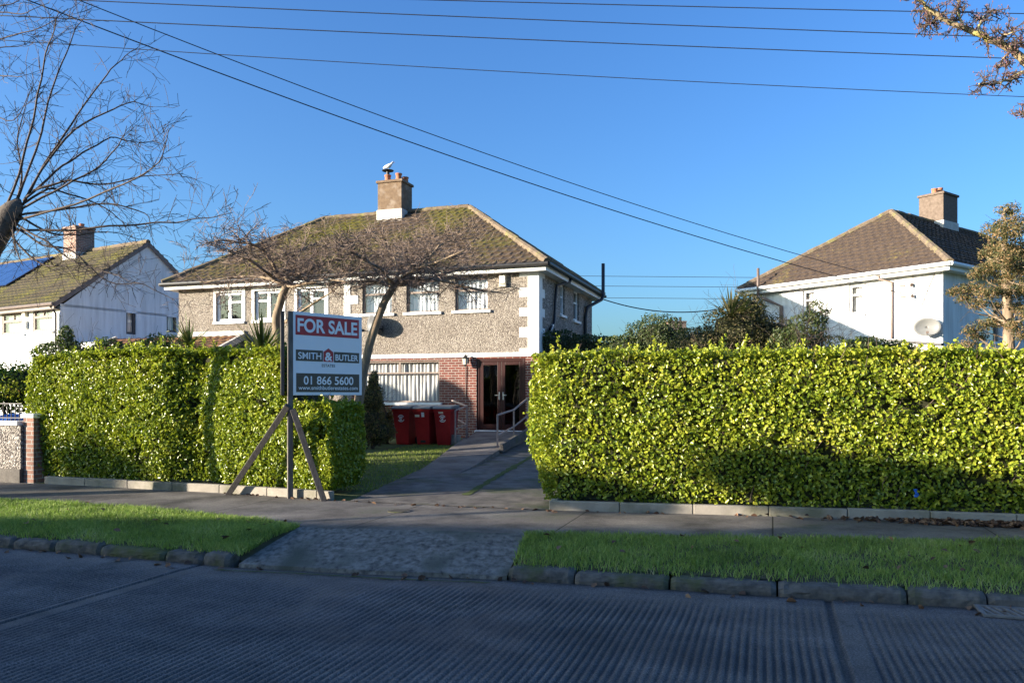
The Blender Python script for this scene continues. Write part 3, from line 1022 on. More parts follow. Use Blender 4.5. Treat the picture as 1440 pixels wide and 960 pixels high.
def window(parent, wloc, rotz, x0, x1, z0, z1, fmat, bars=(), fw=0.05, curtain=None, sill=True, glass='glass', sillmat='white', surround=0.0, y0=0.06):
    w, h = x1 - x0, z1 - z0
    mb = MB()
    ya, yb = y0, y0 + 0.07
    mb.box(0, w, ya, yb, 0, fw)
    mb.box(0, w, ya, yb, h - fw, h)
    mb.box(0, fw, ya, yb, fw, h - fw)
    mb.box(w - fw, w, ya, yb, fw, h - fw)
    for kind, p, a, b, t in bars:
        if kind == 'h':
            mb.box(fw + (w - 2 * fw) * a, fw + (w - 2 * fw) * b, ya + .004, yb - .004, h * p - t / 2, h * p + t / 2)
        else:
            mb.box(w * p - t / 2, w * p + t / 2, ya + .002, yb - .002, fw + (h - 2 * fw) * a, fw + (h - 2 * fw) * b)
    o = mb.build('window', fmat, parent, bevel=0.004)
    v = Vector((x0, 0, z0))
    v.rotate(Matrix.Rotation(rotz, 3, 'Z'))
    child_at(o, Vector(wloc) + v, rotz)
    g = MB()
    g.quad((fw * .5, yb - .03, fw * .5), (w - fw * .5, yb - .03, fw * .5), (w - fw * .5, yb - .03, h - fw * .5), (fw * .5, yb - .03, h - fw * .5))
    g.build('pane', M[glass], o, fix=False)
    if sill:
        s = MB()
        s.box(-0.09, w + 0.09, -0.07, ya, -0.085, -0.002)
        s.build('sill', M[sillmat], o, bevel=.008)
    if surround:
        s = MB()
        t = surround
        s.box(-t, -.001, -0.02, 0.03, -0.0, h + t)
        s.box(w + .001, w + t, -0.02, 0.03, -0.0, h + t)
        s.box(-t, w + t, -0.022, 0.032, h + .001, h + t + .002)
        s.build('surround', M['white'], o)
    if curtain:
        c = MB()
        n = max(24, int(w * 40))
        ph = rng.uniform(0, 6)
        prev = None
        top, bot = h - fw * .3, fw * .2
        rws = 5
        for r_ in range(rws):
            zz = top + (bot - top) * r_ / (rws - 1)
            for k in range(n + 1):
                u = k / n
                yy = yb + 0.09 + 0.022 * math.sin(u * w * 48 + ph + 0.7 * math.sin(u * w * 9 + ph)) + 0.012 * math.sin(u * w * 17 + r_)
                zc = zz
                if curtain == 'swag' and r_ == rws - 1:
                    zc = bot + 0.04 * abs(math.sin(u * math.pi * 3))
                c.v.append((fw * .3 + u * (w - fw * .6), yy, zc))
        for r_ in range(rws - 1):
            for k in range(n):
                c.f.append((r_ * (n + 1) + k, r_ * (n + 1) + k + 1, (r_ + 1) * (n + 1) + k + 1, (r_ + 1) * (n + 1) + k))
        c.build('curtain', M['curtain_grey' if curtain == 'slate' else 'curtain'], o, smooth=True, fix=False)
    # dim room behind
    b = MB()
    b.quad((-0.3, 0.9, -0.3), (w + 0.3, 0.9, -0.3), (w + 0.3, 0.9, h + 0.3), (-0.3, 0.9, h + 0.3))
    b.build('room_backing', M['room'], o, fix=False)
    return o

def slope_tiles(mb, O, U, V, Wd, run_len, clipL, clipR, gauge=0.27, tw=0.30, lip=0.045, roll=0.028):
    """tiled sheet: O eave corner, U along the eave, V up the slope (unit); clipL/clipR = run of the hips along U at the top"""
    O, U, V = Vector(O), Vector(U).normalized(), Vector(V).normalized()
    N = U.cross(V)
    nu = max(2, int(Wd / (tw / 5)))
    us = [Wd * i / nu for i in range(nu + 1)]
    nc = int(math.ceil(run_len / gauge))
    bm = bmesh.new()
    rowsv = []
    for c in range(nc):
        v0, v1 = c * gauge, min((c + 1) * gauge, run_len)
        st = tw / 2 if c % 2 else 0
        jit = rng.uniform(-.02, .02)
        for v, l in ((v0, lip), (v1, 0.0)):
            row = []
            for u in us:
                ph = ((u + st + jit) % tw) / tw
                tid = int((u + st + jit) / tw)
                h = mnoise.noise((tid * 7.3, c * 3.1, 0.5)) * 0.009
                r = roll * max(0.0, math.sin(ph * 2 * math.pi)) - (0.012 if ph > 0.9 else 0)
                row.append(bm.verts.new((u, v, l + h + r)))
            rowsv.append(row)
    for i in range(len(rowsv) - 1):
        for k in range(nu):
            bm.faces.new((rowsv[i][k], rowsv[i][k + 1], rowsv[i + 1][k + 1], rowsv[i + 1][k]))
    if clipL:
        no = Vector((run_len, -clipL, 0)).normalized()
        bmesh.ops.bisect_plane(bm, geom=bm.verts[:] + bm.edges[:] + bm.faces[:], plane_co=(0, 0, 0), plane_no=-no, clear_outer=True)
    if clipR:
        no = Vector((-run_len, -clipR, 0)).normalized()
        bmesh.ops.bisect_plane(bm, geom=bm.verts[:] + bm.edges[:] + bm.faces[:], plane_co=(Wd, 0, 0), plane_no=-no, clear_outer=True)
    bm.verts.index_update()
    vs = [O + U * v.co.x + V * v.co.y + N * v.co.z for v in bm.verts]
    fs = [tuple(v.index for v in f.verts) for f in bm.faces]
    bm.free()
    mb.add(vs, fs)

def ridge_run(mb, a, b, r=0.11, n=8, seg=0.4):
    a, b = Vector(a), Vector(b)
    L = (b - a).length
    k = max(2, int(L / seg))
    pts, rad = [], []
    for i in range(k):
        t0, t1 = i / k, (i + 0.93) / k
        rr = r * rng.uniform(0.94, 1.06)
        o = Vector((0, 0, rng.uniform(-.008, .008)))
        pts += [a.lerp(b, t0) + o, a.lerp(b, t1) + o]
        rad += [rr * 1.06, rr]
    mb.tube(pts, rad, n)

def hip_roof(parent, x0, x1, D, ze, rise, over, rmat, gauge=0.27):
    X0, X1, Y0, Y1 = x0 - over, x1 + over, -over, D + over
    run = (Y1 - Y0) / 2
    sl = math.hypot(run, rise)
    mb = MB()
    W = X1 - X0
    slope_tiles(mb, (X0, Y0, ze), (1, 0, 0), (0, run, rise), W, sl, run, run, gauge)
    slope_tiles(mb, (X1, Y1, ze), (-1, 0, 0), (0, -run, rise), W, sl, run, run, gauge)
    slope_tiles(mb, (X1, Y0, ze), (0, 1, 0), (-run, 0, rise), Y1 - Y0, sl, run, run, gauge)
    slope_tiles(mb, (X0, Y1, ze), (0, -1, 0), (run, 0, rise), Y1 - Y0, sl, run, run, gauge)
    mb.quad((X0, Y0, ze - .01), (X1, Y0, ze - .01), (X1, Y1, ze - .01), (X0, Y1, ze - .01))
    roof = mb.build('roof', rmat, parent, fix=False)
    rd = MB()
    e0, e1 = Vector((X0 + run, (Y0 + Y1) / 2, ze + rise)), Vector((X1 - run, (Y0 + Y1) / 2, ze + rise))
    ridge_run(rd, e0, e1)
    for c, e in (((X0, Y0), e0), ((X0, Y1), e0), ((X1, Y0), e1), ((X1, Y1), e1)):
        ridge_run(rd, (c[0], c[1], ze + .03), e)
    rd.build('ridge_tiles', M['ridge'], roof)
    return roof, (X0, X1, Y0, Y1), e0, e1

def eaves(parent, bx, ze, gmat, fmat, fh=0.17):
    X0, X1, Y0, Y1 = bx
    f = MB(); g = MB(); s = MB()
    i = 0.05
    for a, b in (((X0 + i, Y0 + i), (X1 - i, Y0 + i)), ((X1 - i, Y0 + i), (X1 - i, Y1 - i)), ((X1 - i, Y1 - i), (X0 + i, Y1 - i)), ((X0 + i, Y1 - i), (X0 + i, Y0 + i))):
        f.bar((a[0], a[1], ze - .12), (b[0], b[1], ze - .12), 0.03, fh)
    o = 0.05
    for a, b in (((X0 - o, Y0 - o), (X1 + o, Y0 - o)), ((X1 + o, Y0 - o), (X1 + o, Y1 + o)), ((X1 + o, Y1 + o), (X0 - o, Y1 + o)), ((X0 - o, Y1 + o), (X0 - o, Y0 - o))):
        # half round section swept along the eave
        A, B = Vector((a[0], a[1], ze - .03)), Vector((b[0], b[1], ze - .03))
        g.tube([A, B], 0.065, 10)
    s.quad((X0 + .06, Y0 + .06, ze - .19), (X1 - .06, Y0 + .06, ze - .19), (X1 - .06, Y1 - .06, ze - .19), (X0 + .06, Y1 - .06, ze - .19))
    fo = f.build('fascia', fmat, parent)
    g.build('gutter', gmat, parent)
    s.build('soffit', fmat, parent, fix=False)

def chimney(parent, cx, cy, w, d, z0, z1, mat, pots, flash=True, potmat='terracotta'):
    mb = MB()
    mb.box(cx - w / 2, cx + w / 2, cy - d / 2, cy + d / 2, z0, z1)
    c = mb.build('chimney', mat, parent, bevel=0.01)
    m2 = MB()
    m2.box(cx - w / 2 - .05, cx + w / 2 + .05, cy - d / 2 - .05, cy + d / 2 + .05, z1 + .001, z1 + .09)
    m2.build('chimney_cap', mat, c, bevel=.015)
    if flash:
        m3 = MB()
        zb = flash
        m3.box(cx - w / 2 - .035, cx + w / 2 + .035, cy - d / 2 - .035, cy + d / 2 + .035, z0, zb)
        m3.build('flashing', M['lead'], c, bevel=.02)
    for px_, py_, h in pots:
        m4 = MB()
        m4.lathe((cx + px_, cy + py_, z1 + .092), [(.105, 0), (.12, .03), (.105, .08), (.098, h - .06), (.118, h - .04), (.118, h), (.085, h), (.08, h - .12)], 16)
        m4.build('chimney_pot', M[potmat], c, smooth=True)
    return c

def on_line(O, d, px, py):
    """point where the pixel ray meets the vertical wall plane through O along d: returns distance along d and height"""
    u = (px - CX) / F
    t = (u * O[1] - O[0]) / (d[0] - u * d[1])
    y = O[1] + t * d[1]
    return t, EYE + (HZ - py) / F * y

# ---------------------------------------------------------------- main house
AO = Vector((0.755, 22.4, 0.3))
HR = -R(18.43)
eh = (math.cos(HR), math.sin(HR))
WM, DM = 12.65, 7.0
house = thing('semi_detached_house', 'pebble dashed house pair with white corner quoins, mossy hipped roof and brown double doors', 'house', AO, HR)
BZ = AO.z
def mf(px, py):            # facade pixel -> wall coordinate (x from the left end), local z
    t, z = on_line(AO, eh, px, py)
    return t + WM, z - BZ
def mrect(px0, px1, pt, pb):
    pm = (px0 + px1) / 2
    return mf(px0, pt)[0], mf(px1, pt)[0], mf(pm, pb)[1], mf(pm, pt)[1]
ZE = 5.36 - BZ
ZB = mf(700, 500.5)[1]
WL = (-WM, 0, 0)
wins_r = [mrect(509.5, 551.5, 399.5, 441.5), mrect(571.5, 617.5, 394.5, 438.5), mrect(640, 686.5, 388.5, 435.8)]
zt = sum(w[3] for w in wins_r) / 3; zb_ = sum(w[2] for w in wins_r) / 3
wins_r = [(w[0], w[1], zb_, zt) for w in wins_r]
wins_l = [mrect(304, 341.5, 411, 452.5), mrect(358, 398, 408, 449.5), mrect(418, 458, 405, 448)]
zt = sum(w[3] for w in wins_l) / 3; zb2 = sum(w[2] for w in wins_l) / 3
wins_l = [(w[0], w[1], zb2, zt) for w in wins_l]
wall(house, 'upper_wall', WM, ZB, ZE - .18, wins_r + wins_l, M['pebble'], WL, 0)
xp = mf(494, 440)[0]
gw = mrect(498, 618, 507.5, 565.5)
dr_ = (mf(670, 550)[0], mf(739, 550)[0], 0.32, mf(704, 503.8)[1])
def wall_part(name, x0, x1, z0, z1, holes, mat, y=0.0):
    return wall(house, name, x1 - x0, z0, z1, [(h[0] - x0, h[1] - x0, h[2], h[3]) for h in holes], mat, (-WM + x0, y, 0), 0)
wall_part('brick_wall', xp, WM, -0.2, ZB, [gw, dr_], M['brick'])
wall_part('lower_wall', 0, xp, -0.2, ZB, [], M['pebble'])
# side walls and back
def sidez(px, py):
    d = (-math.sin(HR), math.cos(HR))
    t, z = on_line(AO, d, px, py)
    return t, z - BZ
sw = []
for a, b, t_, bt in ((788, 794, 400, 443), (806.5, 814, 409, 451)):
    sw.append((sidez(a, 420)[0], sidez(b, 420)[0], sidez((a + b) / 2, bt)[1], sidez((a + b) / 2, t_)[1]))
wall(house, 'side_wall', DM, -0.2, ZE - .18, sw, M['pebble_grey'], (0, 0, 0), R(90))
wall(house, 'side_wall', DM, -0.2, ZE - .18, [], M['pebble'], (-WM, DM, 0), R(-90))
wall(house, 'back_wall', WM, -0.2, ZE - .18, [], M['pebble'], (0, DM, 0), R(180))
for w in wins_r:
    window(house, WL, 0, *w, M['brown_frame'], [('h', 0.63, 0, 1, .06)], .045, 'swag')
for i, w in enumerate(wins_l):
    ww = w[1] - w[0]
    window(house, WL, 0, *w, M['upvc'], [('v', 0.47, 0, 1, .11), ('h', 0.66, .5 if i != 1 else 0, 1 if i != 1 else .44, .07)], .09, None, surround=0.10)
o = window(house, WL, 0, *gw, M['brown_frame'], [('h', 0.71, 0, 1, .05), ('v', 0.535, .71, 1, .06)], .05, 'slate', sill=True)
o['label'] = 'wide ground floor window with slatted net curtains'
for w in sw:
    window(house, (0, 0, 0), R(90), *w, M['upvc'], [('h', 0.6, 0, 1, .05)], .07, None)
# trim
mb = MB()
mb.box(-WM + xp - .0, 0.03, -0.045, 0.0, ZB - .02, ZB + .10)
mb.build('band_course', M['white'], house)
zq = [mf(745, 380)[1], mf(745, 388.7)[1], mf(745, 404.4)[1], mf(745, 417)[1], mf(745, 432.5)[1], mf(745, 444.4)[1], mf(745, 460)[1], mf(745, 474)[1], mf(745, 489.5)[1], ZB + .10]
mb = MB()
xw_, xn_ = mf(730.5, 440)[0] - WM, mf(742.5, 440)[0] - WM
for i in range(9):
    xx = xw_ if i % 2 == 0 else xn_
    mb.box(xx, 0.022, -0.022, -0.0, zq[i + 1], zq[i])
    yy = 0.34 if i % 2 else 0.6
    mb.box(0.0005, 0.0225, -0.001, yy, zq[i + 1] + .001, zq[i] - .001)
mb.build('quoin', M['white'], house)
mb = MB()
qa, qb, qc = mf(484, 440)[0] - WM, mf(493, 440)[0] - WM, mf(504, 440)[0] - WM
for i in range(9):
    mb.box(qa, qc if i % 2 == 0 else qb, -0.022, 0, zq[i + 1] , zq[i])
mb.build('quoin', M['white'], house)
# front doors
xd0, xd1 = dr_[0] - WM, dr_[1] - WM
zd0, zd1 = dr_[2], dr_[3]
mb = MB()
fr = 0.085
mb.box(xd0, xd0 + fr, .03, .12, zd0, zd1)
mb.box(xd1 - fr, xd1, .03, .12, zd0, zd1)
mb.box(xd0 + fr, xd1 - fr, .03, .12, zd1 - fr, zd1)
mb.build('door_frame', M['door'], house, bevel=.006)
mb = MB()
mb.box(xd0 - .03, xd1 + .03, -.10, .10, zd0 - .08, zd0 - .003)
mb.build('threshold', M['white'], house, bevel=.01)
xm = (xd0 + xd1) / 2
for s in (-1, 1):
    a, b = (xd0 + fr + .004, xm - .005) if s < 0 else (xm + .005, xd1 - fr - .004)
    mb = MB()
    st = .115
    mb.box(a, a + st, .045, .095, zd0 + .01, zd1 - fr - .005)
    mb.box(b - st, b, .045, .095, zd0 + .01, zd1 - fr - .005)
    mb.box(a + st, b - st, .045, .095, zd1 - fr - .005 - .10, zd1 - fr - .005)
    mb.box(a + st, b - st, .045, .095, zd0 + .01, zd0 + .17)
    dd = mb.build('door', M['door'], house, bevel=.006)
    g = MB()
    g.quad((a + st - .01, .07, zd0 + .16), (b - st + .01, .07, zd0 + .16), (b - st + .01, .07, zd1 - .19), (a + st - .01, .07, zd1 - .19))
    g.build('glazing', M['glass_dark'], dd, fix=False)
    h = MB()
    xh = (b - .055) if s < 0 else (a + .055)
    zh = zd0 + 1.0
    h.box(xh - .02, xh + .02, .035, .046, zh - .11, zh + .11)
    h.bar((xh, .01, zh + .02), (xh + s * .12, .01, zh + .02), .02, .02)
    h.bar((xh, .046, zh + .02), (xh, .005, zh + .02), .02, .02)
    h.build('handle', M['metal'], dd)
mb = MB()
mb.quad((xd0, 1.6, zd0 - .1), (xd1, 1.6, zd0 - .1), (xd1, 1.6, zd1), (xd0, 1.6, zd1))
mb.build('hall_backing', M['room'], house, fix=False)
# roof
roof, bx, r0, r1 = hip_roof(house, -WM, 0, DM, ZE, 2.72, 0.36, M['roof'])
eaves(house, bx, ZE, M['gutter'], M['white'])
cz0 = ZE + 2.2
chimney(house, -6.28, 3.4, 0.92, 0.84, cz0, 9.12 - BZ - .09, M['chimney_render'], [(-.22, -.12, .26), (.17, -.05, .30), (.28, .25, .24)], flash=ZE + 2.72 + .02)
# cowl on the left pot
mb = MB()
cw = Vector((-6.5, 3.28, 9.12 - BZ + .262))
mb.lathe(cw, [(.06, 0), (.06, .14), (.2, .145), (.21, .165), (.05, .20)], 16)
mb.build('chimney_cowl', M['gutter'], house, smooth=False)
# pipes on the side wall
def spx(px, py, off=0.07):
    t, z = sidez(px, py)
    return Vector((off, t, z))
mb = MB()
g0 = spx(786, 391); g0.x = .38
mb.tube([g0, g0 + Vector((-.02, 0, -.14)), spx(779.5, 401), spx(777.5, 425), spx(776, 455), spx(773, 459), spx(770, 463)], .042, 10)
mb.build('downpipe', M['pipe_black'], house, smooth=True)
mb = MB()
mb.tube([spx(774, 457.5, .071), spx(770.5, 464, .075)], .044, 10)
mb.build('downpipe_shoe', M['white'], house)
vt = sidez(834, 420)[0] - .15
mb = MB()
vtop = EYE + (HZ - 371) / F * 28.6 - BZ
yb2 = spx(820, 440).y
mb.tube([(.08, yb2, -.1), (.08, yb2, ZE - 1.0), (.10, yb2 + .12, ZE - .62), (.46, yb2 + .95, ZE - .25), (.50, yb2 + 1.05, ZE - .1), (.50, yb2 + 1.05, vtop)], .062, 10)
mb.build('soil_pipe', M['pipe_black'], house, smooth=True)
# lean-to porch of the left half
lp = wall_part('porch_wall', -1.2, 3.0, -0.2, 2.5, [], M['pebble'], y=-2.0)
mb = MB()
zt_ = mf(300, 473)[1]
slope_tiles(mb, (-WM - 2.6, -2.25, 2.35), (1, 0, 0), (0, 2.2, zt_ - 2.35), mf(343, 470)[0] + 2.6, math.hypot(2.2, zt_ - 2.35), 0, 0)
po = mb.build('porch_roof', M['roof_red'], house, fix=False)
mb = MB()
mb.box(-WM + .02, -WM + mf(345, 470)[0], -.08, -.002, zt_ - .02, zt_ + .16)
mb.build('flashing', M['lead'], po)
mb = MB()
xe = -WM + mf(343, 470)[0]
mb.bar((xe + .03, -2.25, 2.33), (xe + .03, -.03, zt_ - .02), .1, .2)
mb.build('verge_board', M['lead'], po)
mb = MB()
mb.bar((-WM - 2.64, -2.25, 2.37), (-WM - 2.64, -.03, zt_ + .02), .1, .16)
mb.build('verge_board', M['lead'], po)
mb = MB()
mb.quad((-WM - 2.55, -2, -.3), (-WM - 2.55, -2, 2.4), (-WM - 2.55, 3, 2.4), (-WM - 2.55, 3, -.3))
mb.build('porch_side', M['pebble'], house, fix=False)
mb = MB()
mb.quad((xe - .05, -2, -.3), (xe - .05, -2, 2.35), (xe - .05, 0, zt_ - .1), (xe - .05, 0, -.3))
mb.build('porch_side', M['pebble'], house, fix=False)

# fixtures on the main house
def hw(v):
    return Matrix.Translation(AO) @ Matrix.Rotation(HR, 4, 'Z') @ Vector(v)
x_, z_ = mf(708, 395)
t = thing('alarm_box', 'small cream alarm box high on pebble dashed wall right of the windows', 'alarm box', hw((x_ - WM, 0, z_)), HR)
mb = MB()
mb.box(-.105, .105, -.10, -.004, -.18, .18)
mb.build('case', M['cream'], t, bevel=.02)
mb = MB()
mb.box(-.085, .085, -.112, -.101, -.05, .14)
mb.build('cover_plate', M['white'], t, bevel=.008)
x_, z_ = mf(657, 508)
t = thing('wall_lantern', 'old carriage lantern on the red brick wall left of the double doors', 'lantern', hw((x_ - WM, 0, z_)), HR)
mb = MB()
mb.box(-.035, .035, -.02, -.001, -.05, .16)
mb.tube([(0, -.02, .1), (0, -.09, .2), (0, -.17, .17)], .012, 6)
mb.build('bracket', M['gutter'], t)
mb = MB()
mb.lathe((0, -.17, -.12), [(.035, -.03), (.05, 0), (.085, .2), (.095, .21), (.03, .28), (.01, .31)], 6)
mb.build('lamp_cage', M['gutter'], t)
mb = MB()
mb.lathe((0, -.17, -.10), [(.056, 0), (.088, .165)], 6)
mb.build('lamp_glass', M['cream'], t)
# thin brown strip standing for the dark shadow line under the lantern
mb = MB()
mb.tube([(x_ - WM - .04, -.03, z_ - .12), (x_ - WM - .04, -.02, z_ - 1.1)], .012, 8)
mb.build('shadow_strip', M['brown_gutter'], house)

def sat_dish(name, label, loc, rotz, mat, w, h, arm_mat):
    """dish facing local -y, mounted on a wall at the origin"""
    t = thing(name, label, 'satellite dish', loc, rotz)
    mb = MB()
    n, m = 28, 5
    vs, fs = [], []
    for j in range(m + 1):
        r = j / m
        for k in range(n):
            a = 2 * math.pi * k / n
            vs.append((math.cos(a) * r * w / 2, -.30 - .10 * r * r + .02, math.sin(a) * r * h / 2))
    for j in range(m):
        for k in range(n):
            fs.append((j * n + k, j * n + (k + 1) % n, (j + 1) * n + (k + 1) % n, (j + 1) * n + k))
    mb.add(vs, fs)
    d = mb.build('dish', mat, t, smooth=True)
    sm = d.modifiers.new('solid', 'SOLIDIFY'); sm.thickness = .012
    mb = MB()
    mb.tube([(0, 0, -.12), (0, -.12, -.12), (0, -.28, 0)], .022, 8)
    mb.box(-.06, .06, -.012, -.001, -.22, -.02)
    mb.build('wall_mount', arm_mat, t)
    mb = MB()
    mb.tube([(0, -.30, -h * .42), (0, -.62, -h * .34)], .012, 6)
    mb.box(-.035, .035, -.70, -.60, -h * .34 - .03, -h * .34 + .04)
    mb.build('receiver_arm', arm_mat, t)
    return t
x_, z_ = mf(538, 457)
sat_dish('satellite_dish', 'dark satellite dish on the pebble dash below the upstairs windows, behind the cherry trunk', hw((x_ - WM, 0, z_)), HR - R(38), M['dark_dish'], .62, .58, M['gutter'])

# white gull on the chimney
t = thing('gull', 'white bird perched on the dark cowl of the chimney of the pebble dashed house', 'bird', hw((cw.x, cw.y, cw.z + .19)), HR + R(10))
mb = MB()
prof = [(-.17, .07, .012, .02), (-.10, .10, .05, .05), (0, .12, .078, .075), (.09, .15, .07, .07), (.14, .20, .045, .05), (.165, .245, .043, .043), (.20, .255, .022, .022)]
n = 12
for i, (x, z, a, b) in enumerate(prof):
    for k in range(n):
        an = 2 * math.pi * k / n
        mb.v.append((x, math.cos(an) * a, z + math.sin(an) * b))
for i in range(len(prof) - 1):
    for k in range(n):
        mb.f.append((i * n + k, i * n + (k + 1) % n, (i + 1) * n + (k + 1) % n, (i + 1) * n + k))
mb.f.append(tuple(range(n))); mb.f.append(tuple((len(prof) - 1) * n + k for k in range(n)))
for s in (-.03, .03):
    mb.tube([(0.02, s, .06), (.02, s, 0)], .008, 5)
mb.build('body', M['gull_white'], t, smooth=True)
mb = MB()
mb.tube([(.20, 0, .255), (.235, 0, .252), (.25, 0, .243)], [.014, .011, .004], 6)
mb.build('beak', M['gull_beak'], t)

# ---------------------------------------------------------------- right white house
RO = Vector((13.09, 23.76, 0.3))
RRZ = R(36)
rd_back = (-math.sin(RRZ), math.cos(RRZ))
WR, DR = 13.9, 6.9
rh = thing('white_house', 'white rendered house with brown hipped tile roof behind the right hedge', 'house', RO, RRZ)
def rw(px, py):
    t, z = on_line(RO, rd_back, px, py)
    return DR - t, z - .3
ZR = 5.58 - .3
rws = []
for a, b, tt, bb in ((1129, 1146, 409, 446), (1194, 1213.5, 400, 442.5)):
    rws.append((rw(a, 420)[0], rw(b, 420)[0], rw((a + b) / 2, bb)[1], rw((a + b) / 2, tt)[1]))
zt = (rws[0][3] + rws[1][3]) / 2; zb3 = (rws[0][2] + rws[1][2]) / 2
rws = [(w[0], w[1], zb3, zt) for w in rws]
fwz = (2.4, 3.9, 3.1, 4.4)
wall(rh, 'side_wall', DR, -.2, ZR - .18, rws, M['white_wall'], (0, DR, 0), R(-90))
wall(rh, 'front_wall', WR, -.2, ZR - .18, [fwz, (7, 8.4, 2.9, 4.1)], M['white_wall'], (0, 0, 0), 0)
wall(rh, 'side_wall', DR, -.2, ZR - .18, [], M['white_wall'], (WR, 0, 0), R(90))
wall(rh, 'back_wall', WR, -.2, ZR - .18, [], M['white_wall'], (WR, DR, 0), R(180))
for w in rws:
    window(rh, (0, DR, 0), R(-90), *w, M['upvc'], [('h', 0.66, 0, 1, .06)], .065, 'slate')
for w in (fwz, (7, 8.4, 2.9, 4.1)):
    window(rh, (0, 0, 0), 0, *w, M['brown_frame'], [('h', 0.66, 0, 1, .05)], .05, 'net')
_, bxr, e0, e1 = hip_roof(rh, 0, WR, DR, ZR, 2.75, 0.38, M['roof_right'])
eaves(rh, bxr, ZR, M['white'], M['white'])
chimney(rh, 6.99, 3.46, 1.15, .93, ZR + 2.2, 9.36 - .3, M['chimney_grey'], [(-.3, 0, .22), (.02, -.05, .28), (.3, .05, .24)], flash=ZR + 2.77)
def rwl(px, py, off=.06):
    xw, z = rw(px, py)
    return Vector((-off, DR - xw, z))
mb = MB()
p0 = rwl(1244, 389); p0.x = -.36
mb.tube([p0, p0 + Vector((0, 0, -.1)), rwl(1255.5, 397), rwl(1255.5, 420), rwl(1255.5, 476)], .036, 8)
mb.build('downpipe', M['rail'], rh, smooth=True)
p0 = rwl(1077, 414); zt2 = EYE + (HZ - 377) / F * 28.6 - .3
mb = MB()
mb.tube([(-.46, p0.y, p0.z - .3), (-.46, p0.y, zt2)], .05, 8)
mb.tube([(-.46, p0.y, p0.z - .1), (-.30, p0.y - .25, p0.z - .25), (-.08, p0.y - .7, p0.z - .5), (-.08, p0.y - .75, -.1)], .06, 8)
mb.build('soil_pipe', M['brown_gutter'], rh, smooth=True)
mb = MB()
a, b = rwl(1252, 478.5, .07), rwl(1327, 484, .07)
mb.bar(a, b, .16, .07)
mb.build('ledge', M['gutter'], rh)
mb = MB()
for px, py in ((1284, 401), (1285.5, 416.5)):
    p = rwl(px, py, 0)
    mb.bar(p + Vector((-.002, 0, 0)), p + Vector((-.10, 0, 0)), .03, .03)
    mb.lathe(p + Vector((-.11, 0, -.06)), [(.03, 0), (.045, .03), (.03, .06), (.04, .09), (.02, .12)], 10)
    mb.bar(p + Vector((-.02, .42, .02)), p + Vector((-.02, .25, .02)), .03, .04)
p = rwl(1284, 385, .012)
mb.tube([p, rwl(1284, 401, .012)], .012, 5)
mb.tube([rwl(1315, 384, .02), rwl(1308, 400, .012), rwl(1297, 428, .012), rwl(1296, 455, .012)], .010, 5)
mb.build('cable_bracket', M['brown_gutter'], rh)
p = rwl(1303, 461, 0)
Mw = Matrix.Translation(RO) @ Matrix.Rotation(RRZ, 4, 'Z')
sat_dish('satellite_dish', 'grey oval satellite dish on the corner of the white house beyond the right hedge', Mw @ p, RRZ - R(90) + R(28), M['grey_dish'], .75, .55, M['brown_gutter'])

# ---------------------------------------------------------------- left white house
LO = Vector((-17.1, 29.6, 0.2))
LRZ = -R(30)
lh = thing('white_gabled_house', 'white gabled house with lichen covered roof and solar panels at the left edge', 'house', LO, LRZ)
WLH, DL = 13.0, 7.3
ed = (math.cos(LRZ), math.sin(LRZ)); bd = (-math.sin(LRZ), math.cos(LRZ))
ZL = 5.05 - .2; RL_ = 2.95
def lf(px, py):
    t, z = on_line(LO, ed, px, py)
    return t + WLH, z - .2
def lg(px, py):
    t, z = on_line(LO, bd, px, py)
    return t, z - .2
lws = []
for a, b, tt, bb in ((3, 34, 440, 470), (46.5, 74, 432.5, 466)):
    lws.append((lf(a, 450)[0], lf(b, 450)[0], lf((a + b) / 2, bb)[1], lf((a + b) / 2, tt)[1]))
lws.insert(0, (lws[0][0] - 1.9, lws[0][0] - .35, lws[0][2], lws[0][3]))
zc_ = lws[1][2] - .12
wall(lh, 'front_wall', WLH, zc_, ZL - .05, lws, M['white'], (-WLH, 0, 0), 0)
mb = MB()
z = zc_
while z > -.2:
    mb.prism([(0 - .03, z - .165), (0 - .008, z - .003), (.05, z - .003), (.05, z - .165)], 'x', -WLH, 0)
    z -= .165
mb.build('cladding', M['white'], lh)
lgs = []
for a, b, tt, bb in ((177.5, 191.5, 437, 470), (234.5, 248.5, 442.5, 467)):
    lgs.append((lg(a, 450)[0], lg(b, 450)[0], lg((a + b) / 2, bb)[1], lg((a + b) / 2, tt)[1]))
wall(lh, 'gable_wall', DL, -.2, ZL - .05, lgs, M['white_wall'], (0, 0, 0), R(90), extra=([(0, 0, ZL - .05), (DL, 0, ZL - .05), (DL / 2, 0, ZL + RL_ - .05)], [(0, 1, 2)]))
wall(lh, 'back_wall', WLH, -.2, ZL - .05, [], M['white_wall'], (0, DL, 0), R(180))
wall(lh, 'gable_wall', DL, -.2, ZL - .05, [], M['white_wall'], (-WLH, DL, 0), R(-90), extra=([(0, 0, ZL - .05), (DL, 0, ZL - .05), (DL / 2, 0, ZL + RL_ - .05)], [(0, 1, 2)]))
for w in lws:
    window(lh, (-WLH, 0, 0), 0, *w, M['brown_frame'], [('h', 0.62, 0, 1, .1), ('v', 0.5, .62, 1, .08)], .09, 'net', sillmat='white', y0=.02)
for w, fm in zip(lgs, ('upvc', 'dark_frame')):
    window(lh, (0, 0, 0), R(90), *w, M['dark_frame'], [('v', .8, 0, 1, .05)] if fm == 'upvc' else [], .09, 'net', sill=False)
ov, run = .28, DL / 2
sl_ = math.hypot(run + ov, RL_)
zl_e = ZL + .03
mb = MB()
